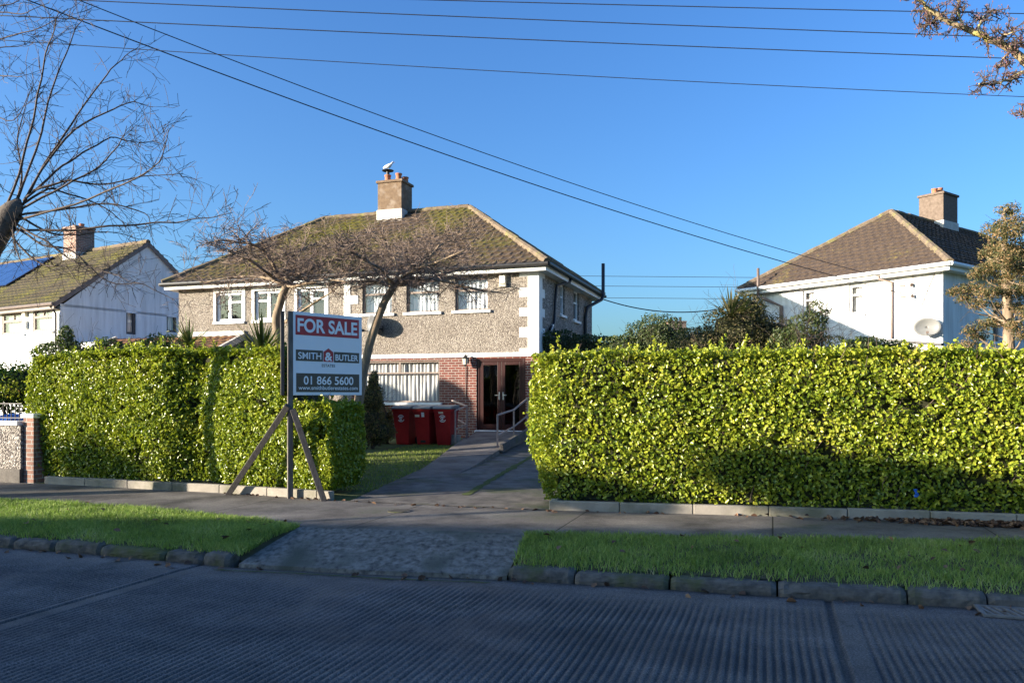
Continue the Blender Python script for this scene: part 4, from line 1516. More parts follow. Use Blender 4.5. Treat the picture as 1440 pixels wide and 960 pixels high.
slope_tiles(mb, (-WLH, -ov, zl_e), (1, 0, 0), (0, run + ov, RL_), WLH + .10, sl_, 0, 0)
slope_tiles(mb, (.10, DL + ov, zl_e), (-1, 0, 0), (0, -(run + ov), RL_), WLH + .10, sl_, 0, 0)
lroof = mb.build('roof', M['roof_left'], lh, fix=False)
mb = MB()
ridge_run(mb, (-WLH, run, zl_e + RL_ + .01), (.10, run, zl_e + RL_ + .01))
mb.build('ridge_tiles', M['ridge'], lroof)
mb = MB()
for s in (0, 1):
    y0 = -ov if s == 0 else DL + ov
    mb.bar((.07, y0, zl_e - .07), (.07, run, zl_e + RL_ - .07), .06, .16)
mb.build('bargeboard', M['brown_gutter'], lh)
mb = MB()
mb.tube([(-WLH, -ov - .05, zl_e - .02), (.10, -ov - .05, zl_e - .02)], .065, 8)
mb.build('gutter', M['brown_gutter'], lh)
mb = MB()
mb.bar((-WLH, -ov + .03, zl_e - .1), (.05, -ov + .03, zl_e - .1), .04, .17)
mb.bar((-WLH, -.13, zl_e - .19), (.05, -.13, zl_e - .19), .26, .02)
mb.build('fascia', M['brown_gutter'], lh)
mb = MB()
mb.tube([(-.12, -ov - .03, zl_e - .08), (-.12, -.1, zl_e - .35), (-.12, -.09, -.1)], .04, 8)
mb.build('downpipe', M['dark_frame'], lh)
tch = None
# chimney on the ridge near the gable
cxl = -4.6
chimney(lh, cxl, run - .15, .95, .85, ZL + RL_ - .7, ZL + RL_ + 1.0, M['brick_old'], [(-.25, 0, .14), (.2, 0, .16)], flash=ZL + RL_ - .05, potmat='terracotta')
mb = MB()
va = Vector((0, run + ov, RL_)).normalized()
nn = Vector((1, 0, 0)).cross(va)
def onroof(x, v, h=.09):
    return Vector((x, -ov, zl_e)) + va * v + nn * h
for i in range(6):
    xa = -6.3 - i * 1.03
    for v0, v1 in ((2.05, 3.5), (3.53, 4.6)):
        c = [onroof(xa - 1.0, v0), onroof(xa, v0), onroof(xa, v1), onroof(xa - 1.0, v1)]
        c2 = [p + nn * .04 for p in c]
        mb.add(c + c2, [(3, 2, 1, 0), (4, 5, 6, 7), (0, 1, 5, 4), (1, 2, 6, 5), (2, 3, 7, 6), (3, 0, 4, 7)])
mb.build('solar_panel', M['solar'], lroof)
for i, (px, py, m_) in enumerate(((37, 440, 'cream'), (37.5, 457, 'white'))):
    x_, z_ = lf(px, py)
    t = thing('alarm_box', ('yellowish' if i == 0 else 'white') + (' box between the front windows of the gabled house, upper of two' if i == 0 else ' box between the front windows of the gabled house, lower of two'), 'alarm box',
              Matrix.Translation(LO) @ Matrix.Rotation(LRZ, 4, 'Z') @ Vector((x_ - WLH, 0, z_)), LRZ)
    mb = MB(); mb.box(-.12, .12, -.12, -.004, -.15, .15); mb.build('case', M[m_], t, bevel=.02)
# flat roofed annex beside the gable
mb = MB()
za = lg(120, 487)[1]
mb.box(.02, 3.2, .6, 6.4, -.2, za - .12)
an = mb.build('annex_wall', M['white'], lh)
mb = MB()
mb.box(.0, 3.35, .5, 6.5, za - .12, za + .1)
mb.build('annex_roof_edge', M['white'], an)

# ---------------------------------------------------------------- distant chimney beyond the shrubs
fh = thing('distant_house', 'distant house of which only a chimney top shows above the shrubs', 'house', (14.5, 62, .3), R(10))
wall(fh, 'front_wall', 9, -.3, 3.5, [], M['white_wall'], (-4.5, 0, 0), 0)
mb = MB()
mb.prism([(-.3, 3.45), (7.3, 3.45), (3.5, 5.6)], 'x', -4.7, 4.7)
mb.build('roof', M['roof_right'], fh)
zc = EYE + (HZ - 451) / F * 64 - .3
chimney(fh, -.2, 3.5, 1.5, .9, 4.5, zc, M['brick_old'], [(-.4, 0, .3), (0, 0, .3), (.4, 0, .35)], flash=False, potmat='gutter')

# ---------------------------------------------------------------- unseen houses across the road, sized and set to throw the street shadows
def shadow_house(xs, perp, label, zr=8.0, gz0=0.1):
    c = to_world(xs, perp, gz0)
    t = thing('shadow_house', label, 'house', c, -STR + R(180))
    W, D = 12.65, 7.0
    ze = 5.3
    wins = [(1.2, 2.6, 3.2, 4.5), (4.2, 5.4, 3.2, 4.5), (7.3, 8.5, 3.2, 4.5), (10.1, 11.5, 3.2, 4.5), (1.2, 3.6, .9, 2.2), (9.1, 11.5, .9, 2.2)]
    wall(t, 'front_wall', W, -.2, ze - .18, wins, M['pebble_grey'], (0, 0, 0), 0)
    wall(t, 'side_wall', D, -.2, ze - .18, [], M['pebble_grey'], (W, 0, 0), R(90))
    wall(t, 'side_wall', D, -.2, ze - .18, [], M['pebble_grey'], (0, D, 0), R(-90))
    wall(t, 'back_wall', W, -.2, ze - .18, [], M['pebble_grey'], (W, D, 0), R(180))
    for w in wins:
        window(t, (0, 0, 0), 0, *w, M['upvc'], [('h', .66, 0, 1, .05)], .06, 'net')
    _, b_, q0, q1 = hip_roof(t, 0, W, D, ze, zr - ze, .36, M['roof_right'], gauge=.5)
    eaves(t, b_, ze, M['white'], M['white'])
    chimney(t, W / 2, D / 2 - .1, .9, .85, zr - .6, zr + 1.0, M['chimney_grey'], [(-.2, 0, .25), (.2, 0, .25)], flash=zr + .02)
    return t
# ================================================================ UNSEEN HOUSES PLACED FOR THEIR SHADOWS
S_ = STR
shadow_house(-16.7, -7.7, 'unseen brown roofed house placed for shade across the road, second behind the viewer to the left', 7.65, -.72)
shadow_house(-1.5, -7.7, 'unseen brown roofed house placed for shade across the road directly behind the viewer', 7.65)
shadow_house(-38.5, -10.5, 'unseen brown roofed house placed for shade, set back across the road, left of the viewer', 7.25)

# ================================================================ VEGETATION
def surf_pts(n, faces):
    """faces: list of (origin, u, v, outward) ; area weighted"""
    ar = np.array([np.linalg.norm(np.cross(f[1], f[2])) for f in faces])
    k = nrg.choice(len(faces), n, p=ar / ar.sum())
    a, b = nrg.random(n), nrg.random(n)
    O = np.array([f[0] for f in faces]); U = np.array([f[1] for f in faces]); V = np.array([f[2] for f in faces]); N = np.array([f[3] for f in faces])
    return O[k] + U[k] * a[:, None] + V[k] * b[:, None], N[k]

def hedge(name, label, x0, x1, off, depth, zbase, topf, n, leaf, L=.062, W=.04, tops=True, bulge=0.10, endslope=0.0, frontf=None, lbulge=0.0):
    """clipped hedge following the HL line in the street frame from x0 to x1; topf(x) -> top z"""
    mid = to_world((x0 + x1) / 2, HB((x0 + x1) / 2) + off + depth / 2, zbase)
    t = thing(name, label, 'hedge', mid)
    ff = frontf or (lambda x: 0.0)
    hy = lambda x: HB(x) + off + ff(x)
    # surface parametrisation: front, top, left end, right end, back(top part)
    Lx = x1 - x0
    H = np.mean([topf(x) for x in np.linspace(x0, x1, 9)]) - zbase
    areas = np.array([Lx * H, Lx * depth, depth * H, depth * H, Lx * H * .35])
    k = nrg.choice(5, n, p=areas / areas.sum())
    a, b = nrg.random(n), nrg.random(n)
    pts, out = np.zeros((n, 3)), np.zeros((n, 3))
    rn = np.zeros(n)
    for i in range(n):
        s = k[i]
        if s == 0:
            x = x0 + Lx * a[i]; h = b[i]; yo = 0.0; no = (0, -1, .25)
        elif s == 1:
            x = x0 + Lx * a[i]; h = 1.0; yo = depth * b[i]; no = (0, -.1, 1)
        elif s == 2:
            x = x0; h = b[i]; yo = depth * a[i]; no = (-1, 0, .2)
        elif s == 3:
            x = x1; h = b[i]; yo = depth * a[i]; no = (1, 0, .2)
        else:
            x = x0 + Lx * a[i]; h = .65 + .35 * b[i]; yo = depth; no = (0, 1, .2)
        zt = topf(x)
        z = zbase + (zt - zbase) * h
        lump = mnoise.noise((x * 1.3, z * 1.3, s * 3.0)) * .5 + mnoise.noise((x * 4.5, z * 4.5, s * 5.0)) * .32
        prof = -0.10 + .13 * math.sin(math.pi * min(1, max(0, h * 1.02))) ** .6 if s in (0, 2, 3) else 0
        edge = 0.0
        if s == 0 and h > .92: edge = (h - .92) * 1.0
        if s == 1 and b[i] < .12: edge = 0
        dsp = bulge * lump + prof - edge + nrg.normal(0, .018) - abs(nrg.normal(0, .03)) * (1 if nrg.random() < .5 else 2.2)
        if s == 1:
            y = hy(x) + yo; z += dsp * .9 + (.05 * max(0, mnoise.noise((x * 6, yo * 6, 1))))
            y -= 0.0
        elif s == 0:
            y = hy(x) - dsp
        elif s == 2:
            y = hy(x) + yo; x = x - dsp + endslope * (1 - h) * -1
        elif s == 3:
            y = hy(x) + yo; x = x + dsp
        else:
            y = hy(x) + yo + dsp
        if lbulge:
            x -= lbulge * max(0.0, 1 - (x - x0) / .9) * math.sin(min(1.0, .08 + h * 1.15) * math.pi * .62)
        gap = mnoise.noise((x * 2.3 + 11, z * 2.3, s * 2.0)) + .5 * mnoise.noise((x * 6.1, z * 6.1, 3.0))
        if gap > .50 and s in (0, 3):
            y += .10 * min(1, (gap - .50) * 5) * (1 if s == 0 else 0)
            if rng.random() < .55:
                z = -5.0
        w = to_world(x, y, z)
        pts[i] = (w.x, w.y, w.z)
        o_ = to_world(no[0], no[1], no[2])
        out[i] = (o_.x, o_.y, no[2])
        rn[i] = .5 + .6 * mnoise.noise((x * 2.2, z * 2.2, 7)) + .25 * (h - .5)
    ok_ = pts[:, 2] > -2
    pts, out, rn = pts[ok_], out[ok_], rn[ok_]
    if tops:
        # upright young shoots along the top and leafy sprigs off the front
        m = int(Lx * 34)
        ps, os_ = [], []
        for _ in range(m):
            x = rng.uniform(x0, x1); yo = rng.uniform(0, depth * .8) ** 1.0
            if rng.random() < .7:
                b0 = to_world(x, hy(x) + yo, topf(x) - .02); dirv = Vector((rng.gauss(0, .3), rng.gauss(0, .3), 1)).normalized()
                ln = abs(rng.gauss(.07, .085)) + .03
            else:
                h = rng.random() ** .7
                b0 = to_world(x, hy(x) - .02, zbase + (topf(x) - zbase) * h); fd = to_world(0, -1, 0)
                dirv = (fd + Vector((rng.gauss(0, .4), rng.gauss(0, .3), .7))).normalized(); ln = abs(rng.gauss(.06, .04)) + .02
            kk = int(5 + ln * 45)
            for q in range(kk):
                p = b0 + dirv * (ln * q / kk) + Vector((rng.gauss(0, .014), rng.gauss(0, .014), rng.gauss(0, .01)))
                ps.append(tuple(p)); os_.append((rng.gauss(0, 1), rng.gauss(0, 1) - .3, .5))
        if ps:
            pts = np.concatenate([pts - 0, np.array(ps)]); out = np.concatenate([out, np.array(os_)])
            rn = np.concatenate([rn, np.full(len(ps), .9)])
    off_ = np.array([mid.x, mid.y, mid.z])
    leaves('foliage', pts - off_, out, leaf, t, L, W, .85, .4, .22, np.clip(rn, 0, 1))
    # bare twigs near the surface
    tb = MB()
    for _ in range(int(Lx * 26)):
        x = rng.uniform(x0 + .1, x1 - .1); h = rng.random()
        b0 = to_world(x, hy(x) + .12, zbase + (topf(x) - zbase) * h) - mid
        fd = to_world(0, -1, 0)
        dv = (fd * .5 + Vector((rng.gauss(0, .5), rng.gauss(0, .2), 1.0))).normalized()
        ln = rng.uniform(.15, .34)
        tb.tube([b0, b0 + dv * ln * .5 + Vector((rng.gauss(0, .02), 0, 0)), b0 + dv * ln + fd * .03], [.005, .004, .0025], 4, cap=False)
    o_ = tb.build('twigs', M['twig_cherry'], t, fix=False)
    o_['kind'] = 'stuff'
    # woody core: lumpy mass inside
    mb = MB()
    nxs = max(6, int(Lx / .25)); nz = 9
    ins = .13
    def ring(x):
        zt = topf(x) - ins
        pts_ = []
        for j in range(nz):
            pts_.append((hy(x) + ins + .05 * mnoise.noise((x * 2, j, 0)), zbase + .03 + (zt - zbase) * j / (nz - 1)))
        for j in range(nz):
            pts_.append((hy(x) + depth - ins, zt - (zt - zbase) * j / (nz - 1) + .03))
        return pts_
    for i in range(nxs + 1):
        x = x0 + ins + (Lx - 2 * ins) * i / nxs
        for y, z in ring(x):
            mb.v.append(tuple(to_world(x, y, z) - mid))
    m_ = 2 * nz
    for i in range(nxs):
        for j in range(m_):
            mb.f.append((i * m_ + j, i * m_ + (j + 1) % m_, (i + 1) * m_ + (j + 1) % m_, (i + 1) * m_ + j))
    mb.f.append(tuple(range(m_))); mb.f.append(tuple(nxs * m_ + j for j in reversed(range(m_))))
    mb.build('branch_mass', M['hedge_core'], t)
    return t

# right hedge
xr0 = to_loc(*P(768, 712, .13)[:2])[0] + .05
def rtop(x):
    p = to_world(x, HB(x) + .2)
    return EYE + (HZ - (497 - (p.x / p.y * F + CX - 750) * .006)) / F * (p.y + .1) + .035 * mnoise.noise((x * 1.7, 0, 0)) + .03 * mnoise.noise((x * 5, 3, 0))
hedge('hedge', 'long clipped bright green hedge right of the driveway', xr0, 9.0, .12, 1.25, .24, rtop, 100000, M['hedge_leaf'], L=.052, W=.034, endslope=.0, lbulge=.24)

# left hedge: tall part with a lower right end
xl0, xl1 = EDG_L0 - .42, EDG_L1 - .10
xstep = to_loc(*P(402, 640, .4)[:2])[0]
xgap = to_loc((258 - CX) / F * 12.4, 12.4)[0]
def ltop(x):
    p = to_world(x, HB(x) + .2)
    px = p.x / p.y * F + CX
    ypx = np.interp(px, [20, 45, 120, 230, 260, 300, 385, 396, 406, 505], [512, 505, 496, 490, 496, 490, 493, 508, 567, 571])
    return EYE + (HZ - ypx) / F * (p.y + .15) + .04 * mnoise.noise((x * 2.1, 0, 0))
def lfront(x):
    # recessed between the two clipped bushes
    return .30 * math.exp(-((x - xgap) / .42) ** 2)
hedge('hedge', 'clipped green hedge left of the driveway, behind the for sale sign', xl0, xl1, .16, 1.0, .24, ltop, 80000, M['hedge_leaf_deep'], L=.055, W=.035, lbulge=.16, frontf=lfront, bulge=.085)

# ---- trees
def grow(mb, p, d, L, r, depth, kids, flat, wig, twigs, minr=.0025, side=5, up=0.0):
    n = max(3, int(L / .11))
    pts, rad = [p.copy()], [r]
    q, dd = p.copy(), d.normalized()
    for i in range(n):
        dd = (dd + Vector((rng.gauss(0, wig), rng.gauss(0, wig), rng.gauss(0, wig) * flat + up))).normalized()
        q = q + dd * (L / n)
        pts.append(q.copy()); rad.append(max(minr, r * (1 - .75 * (i + 1) / n)))
    mb.tube(pts, rad, side if r > .008 else 3, cap=False)
    if depth > 0:
        for k in range(kids):
            t = rng.uniform(.15, 1.0)
            i = min(int(t * n), n - 1)
            b = pts[i].lerp(pts[i + 1], t * n - i)
            dirv = (pts[i + 1] - pts[i]).normalized()
            lat = Vector((rng.gauss(0, 1), rng.gauss(0, 1), rng.gauss(0, 1) * flat + up * 2)).normalized()
            nd = (dirv * rng.uniform(.3, .8) + lat * rng.uniform(.5, 1.0)).normalized()
            grow(mb, b, nd, L * rng.uniform(.35, .62), max(minr, rad[i] * .6), depth - 1, max(2, int(kids * .8)), flat, wig * 1.15, twigs, minr, 4, up)

def limb_px(px_pts, ys, r0, r1, wob=.015):
    pts = []
    n = len(px_pts)
    dense = []
    for i in range(n - 1):
        for k in range(4):
            t = k / 4
            dense.append(((px_pts[i][0] * (1 - t) + px_pts[i + 1][0] * t), (px_pts[i][1] * (1 - t) + px_pts[i + 1][1] * t), ys[i] * (1 - t) + ys[i + 1] * t))
    dense.append((px_pts[-1][0], px_pts[-1][1], ys[-1]))
    for a, b, y in dense:
        p = Q(a, b, y)
        pts.append(p + Vector((rng.gauss(0, wob), rng.gauss(0, wob), rng.gauss(0, wob))))
    rad = [r0 + (r1 - r0) * (i / (len(pts) - 1)) for i in range(len(pts))]
    return pts, rad

def smooth_pts(pts):
    o = [pts[0]]
    for i in range(1, len(pts) - 1):
        o.append((pts[i - 1] + pts[i] * 2 + pts[i + 1]) / 4)
    o.append(pts[-1])
    return o

def sprout(mb, pts, rad, n, L, flat, wig, depth, kids, up=0.0, t0=.1, minr=.0028):
    for _ in range(n):
        t = rng.uniform(t0, 1.0) * (len(pts) - 1)
        i = min(int(t), len(pts) - 2)
        b = pts[i].lerp(pts[i + 1], t - i)
        dirv = (pts[i + 1] - pts[i]).normalized()
        lat = Vector((rng.gauss(0, 1), rng.gauss(0, 1), rng.gauss(0, 1) * flat + up)).normalized()
        grow(mb, b, (dirv * rng.uniform(.2, .9) + lat).normalized(), L * rng.uniform(.5, 1.15), max(minr, min(.014, rad[i] * .5)), depth, kids, flat, wig, 0, minr, 4, up * .05)

def cherry(label, base, trunk_px, ty, limbs, ry):
    t = thing('cherry_tree', label, 'tree', base, 0, 'bare cherry trees in the front garden')
    pts = [Vector(base)] + limb_px(trunk_px, [ty] * len(trunk_px), .1, .1, .01)[0]
    pts = smooth_pts(pts)
    n = len(pts)
    rad = [.105 - .03 * i / (n - 1) + .006 * rng.random() for i in range(n)]
    rad[-1] = .095
    mb = MB()
    mb.tube([p - Vector(base) for p in pts], rad, 10)
    mb.build('trunk', M['bark_cherry'], t, smooth=True)
    mb = MB(); tw = MB()
    B = Vector(base)
    for px_pts, dys, r0, n_s in limbs:
        lp, lr = limb_px(px_pts, [ty + d for d in dys], r0, r0 * .28, .022)
        lp = smooth_pts(lp)
        lp = [p - B for p in lp]
        mb.tube(lp, lr, 7)
        sprout(tw, lp, lr, int(n_s * 1.0), .92, .45, .16, 2, 5, up=.12, t0=.08, minr=.0042)
    mb.build('limb', M['bark_cherry'], t, smooth=True)
    tw.build('crown', M['twig_cherry'], t, fix=False)
    return t
yA = 17.2
cherry('bare cherry tree with crooked pale trunk rising behind the for sale board', P(400, 615, .3) * 1.0 if False else Vector(((398 - CX) / F * yA, yA, .28)),
       [(397, 520), (395, 501), (389, 470), (388, 445), (396, 420), (403, 398)], yA,
       [([(402, 400), (385, 375), (372, 352), (340, 338), (302, 338)], [0, -.2, -.3, -.6, -.9], .05, 26),
        ([(403, 398), (428, 382), (458, 368), (492, 362)], [0, .1, .4, .7], .05, 26),
        ([(402, 402), (370, 388), (330, 388), (282, 398)], [0, .5, 1.0, 1.3], .045, 26),
        ([(403, 396), (404, 372), (418, 352), (446, 340)], [0, .6, 1.2, 1.7], .045, 22),
        ([(403, 402), (430, 398), (462, 392), (490, 396)], [0, -.6, -1.2, -1.7], .045, 26),
        ([(402, 400), (380, 386), (352, 366), (322, 352)], [0, -.7, -1.3, -1.9], .045, 24),
        ([(403, 452), (425, 436), (450, 420), (472, 408)], [-.1, -.4, -.7, -.9], .04, 5)], 0)
yB = 17.8
cherry('bare cherry tree leaning right of the for sale board, before the upstairs windows', Vector(((497 - CX) / F * yB, yB, .3)),
       [(507, 545), (512, 515), (527, 460), (540, 425), (556, 399)], yB,
       [([(555, 400), (578, 390), (612, 393), (650, 402), (700, 412)], [0, -.2, -.5, -.7, -1.0], .058, 30),
        ([(556, 398), (578, 386), (598, 366), (618, 346), (642, 334)], [0, .1, .3, .6, .8], .055, 26),
        ([(553, 402), (530, 396), (505, 388), (474, 378)], [0, .3, .6, 1.0], .05, 26),
        ([(555, 398), (560, 376), (550, 352), (528, 340)], [0, .6, 1.1, 1.6], .045, 22),
        ([(555, 400), (590, 400), (632, 382), (668, 374)], [0, .7, 1.3, 1.8], .05, 28),
        ([(554, 400), (536, 380), (512, 362), (490, 352)], [0, -.7, -1.4, -1.9], .045, 26),
        ([(556, 398), (585, 378), (620, 366), (650, 352)], [0, -.8, -1.5, -2.0], .045, 26)], 0)

# ---- street tree at the left, just outside the frame
yS = 11.0
base = Vector((-8.2, 11.62, .13))
t = thing('street_tree', 'pollarded bare street tree with long whippy shoots at the left edge', 'tree', base)
mb = MB()
tp = [base, base + Vector((.02, 0, .9)), base + Vector((.08, -.02, 1.9)), base + Vector((.2, -.05, 2.9)), Q(-10, 345, yS), Q(4, 318, yS), Q(14, 300, yS), Q(22, 287, yS), Q(27, 279, yS)]
mb.tube([p - base for p in smooth_pts(tp)], [.24, .19, .16, .135, .125, .135, .155, .11, .03], 12)
tp2 = [base + Vector((.1, -.02, 2.2)), Q(-110, 300, yS + .3), Q(-150, 180, yS + .4), Q(-140, 60, yS + .4)]
mb.tube([p - base for p in smooth_pts(tp2)], [.13, .12, .11, .1], 10)
for i_, v_ in enumerate(mb.v):
    q_ = Vector(v_)
    k_ = 1.0 if q_.z > 3.6 else .35
    mb.v[i_] = tuple(q_ + Vector((mnoise.noise(q_ * 7), mnoise.noise(q_ * 7 + Vector((9, 0, 0))), mnoise.noise(q_ * 7 + Vector((0, 9, 0))))) * .05 * k_)
mb.build('trunk', M['bark_grey'], t, smooth=True)
shoots = [
    [(11, 290), (39, 198), (53, 135), (62, 89), (76, 39), (84, 15)], [(24, 285), (57, 184), (80, 103), (106, 46), (120, 22)],
    [(30, 284), (72, 215), (99, 177), (142, 113), (170, 82), (192, 66)], [(30, 288), (89, 191), (149, 156), (184, 142), (216, 151)],
    [(36, 282), (80, 240), (117, 213), (156, 191), (190, 200), (223, 198)], [(21, 313), (106, 287), (177, 259), (227, 227), (238, 188)],
    [(11, 324), (106, 322), (198, 315), (248, 312), (290, 306), (328, 298)], [(46, 268), (100, 250), (142, 262), (198, 248), (256, 243)],
    [(20, 305), (90, 292), (150, 285), (205, 300), (212, 318)], [(18, 310), (60, 340), (110, 372), (160, 385), (186, 396)],
    [(15, 318), (60, 345), (100, 350), (150, 400), (205, 400), (254, 430)], [(24, 300), (70, 330), (110, 330), (160, 325), (205, 340)],
    [(10, 325), (40, 360), (70, 375), (95, 372), (120, 410)], [(18, 300), (30, 250), (24, 190), (40, 130)], [(30, 295), (90, 262), (140, 232), (165, 205), (180, 180)],
    [(15, 315), (22, 350), (30, 372)], [(28, 290), (66, 262), (110, 274), (160, 300), (178, 318)],
]
shoots2 = [[(-140, 62), (-60, 60), (0, 55), (60, 40), (95, 12)], [(-140, 66), (-50, 30), (0, 18), (40, 20), (66, 4)], [(-142, 80), (-60, 100), (0, 105), (35, 108)],
           [(-146, 100), (-60, 66), (10, 66), (40, 66)], [(-150, 150), (-60, 140), (-20, 160), (20, 172), (44, 124)], [(-140, 60), (-60, 10), (20, 5), (50, -20)], [(-150, 200), (-60, 200), (-15, 232), (8, 270)]]
mb = MB(); tw = MB()
for i, s in enumerate(shoots + shoots2):
    y0 = yS if i < len(shoots) else yS + .4
    dv = rng.uniform(-1.3, 1.3)
    lp, lr = limb_px(s, [y0 + dv * k / (len(s) - 1) for k in range(len(s))], .0175 if i < len(shoots) else .014, .0042, .016)
    lp = [p - base for p in smooth_pts(lp)]
    mb.tube(lp, lr, 6)
    sprout(tw, lp, lr, 20 if i < len(shoots) else 12, .46, 1.0, .12, 1, 4, up=.35, t0=.15, minr=.003)
mb.build('shoot', M['twig_dark'], t, smooth=True)
tw.build('crown', M['twig_dark'], t, fix=False)

# ---- tree reaching in at the top right corner
yT = 6.6
base = Vector((7.9, 8.3, .13))
t = thing('street_tree', 'bare lichen covered branch with reddish buds reaching in at top right', 'tree', base)
mb = MB()
q = [base, base + Vector((-.03, 0, .5)), base + Vector((-.06, -.05, 1.2)), base + Vector((-.02, -.12, 2.0)), base + Vector((-.10, -.25, 2.7)), base + Vector((-.12, -.4, 3.1)), base + Vector((-.1, -.45, 3.6))]
mb.tube([p - base for p in smooth_pts(q)], [.20, .16, .14, .13, .135, .13, .06], 12)
fork = q[-2]
arms = [[fork, fork + Vector((-.6, -.4, .25)), Q(1600, 205, yT + .3), Q(1500, 130, yT + .1), Q(1440, 86, yT)]]
for dx, dy, dz in ((1.5, .5, 1.5), (.5, 1.4, 1.8), (.9, -1.3, 1.4), (-.2, .9, 2.1)):
    v_ = Vector((dx, dy, dz))
    arms.append([fork, fork + v_ * .3 + Vector((0, 0, .12)), fork + v_ * .65 + Vector((.1, 0, .1)), fork + v_ + Vector((0, .1, .3)), fork + v_ * 1.35 + Vector((0, 0, .5))])
for a_ in arms:
    mb.tube([p - base for p in smooth_pts(smooth_pts(a_))], [.085, .072, .06, .05, .038], 8)
for i_, v_ in enumerate(mb.v):
    q_ = Vector(v_)
    mb.v[i_] = tuple(q_ + Vector((mnoise.noise(q_ * 6), mnoise.noise(q_ * 6 + Vector((9, 0, 0))), 0)) * .018)
mb.build('trunk', M['bark_lichen'], t, smooth=True)
limbs = [([(1442, 88), (1415, 66), (1390, 54), (1365, 43), (1342, 36), (1318, 22), (1302, 10), (1288, -6)], .034, .011), ([(1376, 47), (1378, 32), (1388, 24), (1396, 14)], .013, .007), ([(1353, 40), (1349, 22), (1347, 4), (1344, -12)], .011, .006),
         ([(1470, 96), (1438, 101), (1425, 110), (1410, 115), (1392, 119), (1378, 117)], .014, .007), ([(1480, 60), (1440, 66), (1420, 66)], .012, .006), ([(1490, 160), (1450, 155), (1433, 163)], .014, .006),
         ([(1420, 70), (1412, 84), (1404, 96)], .010, .005), ([(1320, 24), (1306, 18), (1290, 16)], .007, .004), ([(1400, 60), (1412, 50), (1425, 44)], .009, .005), ([(1322, 25), (1312, 32), (1304, 36)], .007, .004)]
mb = MB(); tw = MB(); bd = MB()
for a_ in arms[1:]:
    lp = [p - base for p in smooth_pts(a_)]
    sprout(tw, lp, [.05, .045, .04, .035, .03], 16, .9, .9, .14, 2, 4, up=.3, t0=.3, minr=.004)
for pxs, ra, rb in limbs:
    dv = rng.uniform(-.4, .4)
    lp, lr = limb_px(pxs, [yT + dv * k / (len(pxs) - 1) for k in range(len(pxs))], ra, rb, .006)
    lp = [p - base for p in lp]
    mb.tube(lp, lr, 7)
    for _ in range(int(len(lp) * 1.5) + 5):
        i = rng.randrange(2 if ra < .02 else 5, len(lp))
        c = lp[i]
        sd = Vector((rng.gauss(0, 1), rng.gauss(0, 1), rng.gauss(0, .9))).normalized()
        ln = rng.uniform(.05, .16)
        e = c + sd * ln
        tw.tube([c, c.lerp(e, .5) + Vector((rng.gauss(0, .012), 0, rng.gauss(0, .012))), e], [.005, .004, .003], 4, cap=False)
        for _k in range(rng.randint(4, 9)):
            d2 = (sd * .4 + Vector((rng.gauss(0, 1), rng.gauss(0, 1), rng.gauss(0, 1)))).normalized()
            s0 = c.lerp(e, rng.uniform(.4, 1))
            e2 = s0 + d2 * rng.uniform(.02, .06)
            tw.tube([s0, e2], [.0028, .0022], 3, cap=False)
            if rng.random() < .6:
                bd.lathe(e2 - Vector((0, 0, .006)), [(.001, 0), (.0042, .005), (.0042, .010), (.001, .016)], 5)
mb.build('limb', M['bark_lichen'], t, smooth=True)
tw.build('crown', M['bark_dark'], t, fix=False)
bd.build('bud', M['bud'], t, fix=False)

# ---- shrubs
def clump_bush(name, label, cat, base, blobs, n, leaf, L, W, stems=6, core=True, spread=1.0, group=None):
    """blobs: list of (center offset, (rx,ry,rz), weight)"""
    t = thing(name, label, cat, base, 0, group)
    tot = sum(b[2] for b in blobs)
    P_, O_ = [], []
    for c, r, w in blobs:
        m = int(n * w / tot)
        d = unit(nrg.normal(0, 1, (m, 3)))
        rr = np.clip(1 - np.abs(nrg.normal(0, .16, m)), .3, 1.12)
        lump = np.array([1 + .22 * mnoise.noise((a * 2.6 + c[0], b_ * 2.6 + c[1], e * 2.6 + c[2])) + .12 * mnoise.noise((a * 7, b_ * 7, e * 7 + c[0])) for a, b_, e in d])
        p = d * (rr * lump)[:, None] * np.array(r) + np.array(c)
        k = p[:, 2] > 0.02
        P_.append(p[k]); O_.append(d[k] * spread)
    leaves('foliage', np.concatenate(P_), np.concatenate(O_), leaf, t, L, W, .9, .3, .2)
    mb = MB()
    for _ in range(stems):
        c, r, w = rng.choice(blobs)
        e = Vector(c) + Vector((rng.uniform(-1, 1) * r[0], rng.uniform(-1, 1) * r[1], rng.uniform(-.2, 1) * r[2])) * .8
        s = Vector((rng.gauss(0, .1), rng.gauss(0, .1), 0))
        m_ = s.lerp(e, .5) + Vector((rng.gauss(0, .1), rng.gauss(0, .1), .1))
        mb.tube([s, m_, e], [.03, .02, .008], 5)
        grow(mb, m_, (e - m_) + Vector((rng.gauss(0, .3), rng.gauss(0, .3), .1)), (e - m_).length * 1.15, .012, 2, 4, 1, .12, 0)
    mb.build('branches', M['bark_dark'], t, fix=False)
    if core:
        mb = MB()
        for c, r, w in blobs:
            n_, m_ = 12, 7
            b0 = len(mb.v)
            for j in range(m_ + 1):
                th = math.pi * j / m_
                for k in range(n_):
                    ph = 2 * math.pi * k / n_
                    d = Vector((math.sin(th) * math.cos(ph), math.sin(th) * math.sin(ph), math.cos(th)))
                    f = .68 + .12 * mnoise.noise(d * 2.5 + Vector(c))
                    mb.v.append((c[0] + d.x * r[0] * f, c[1] + d.y * r[1] * f, max(.02, c[2] + d.z * r[2] * f)))
            for j in range(m_):
                for k in range(n_):
                    mb.f.append((b0 + j * n_ + k, b0 + j * n_ + (k + 1) % n_, b0 + (j + 1) * n_ + (k + 1) % n_, b0 + (j + 1) * n_ + k))
        mb.build('inner_wood', M['hedge_core'], t)
    return t

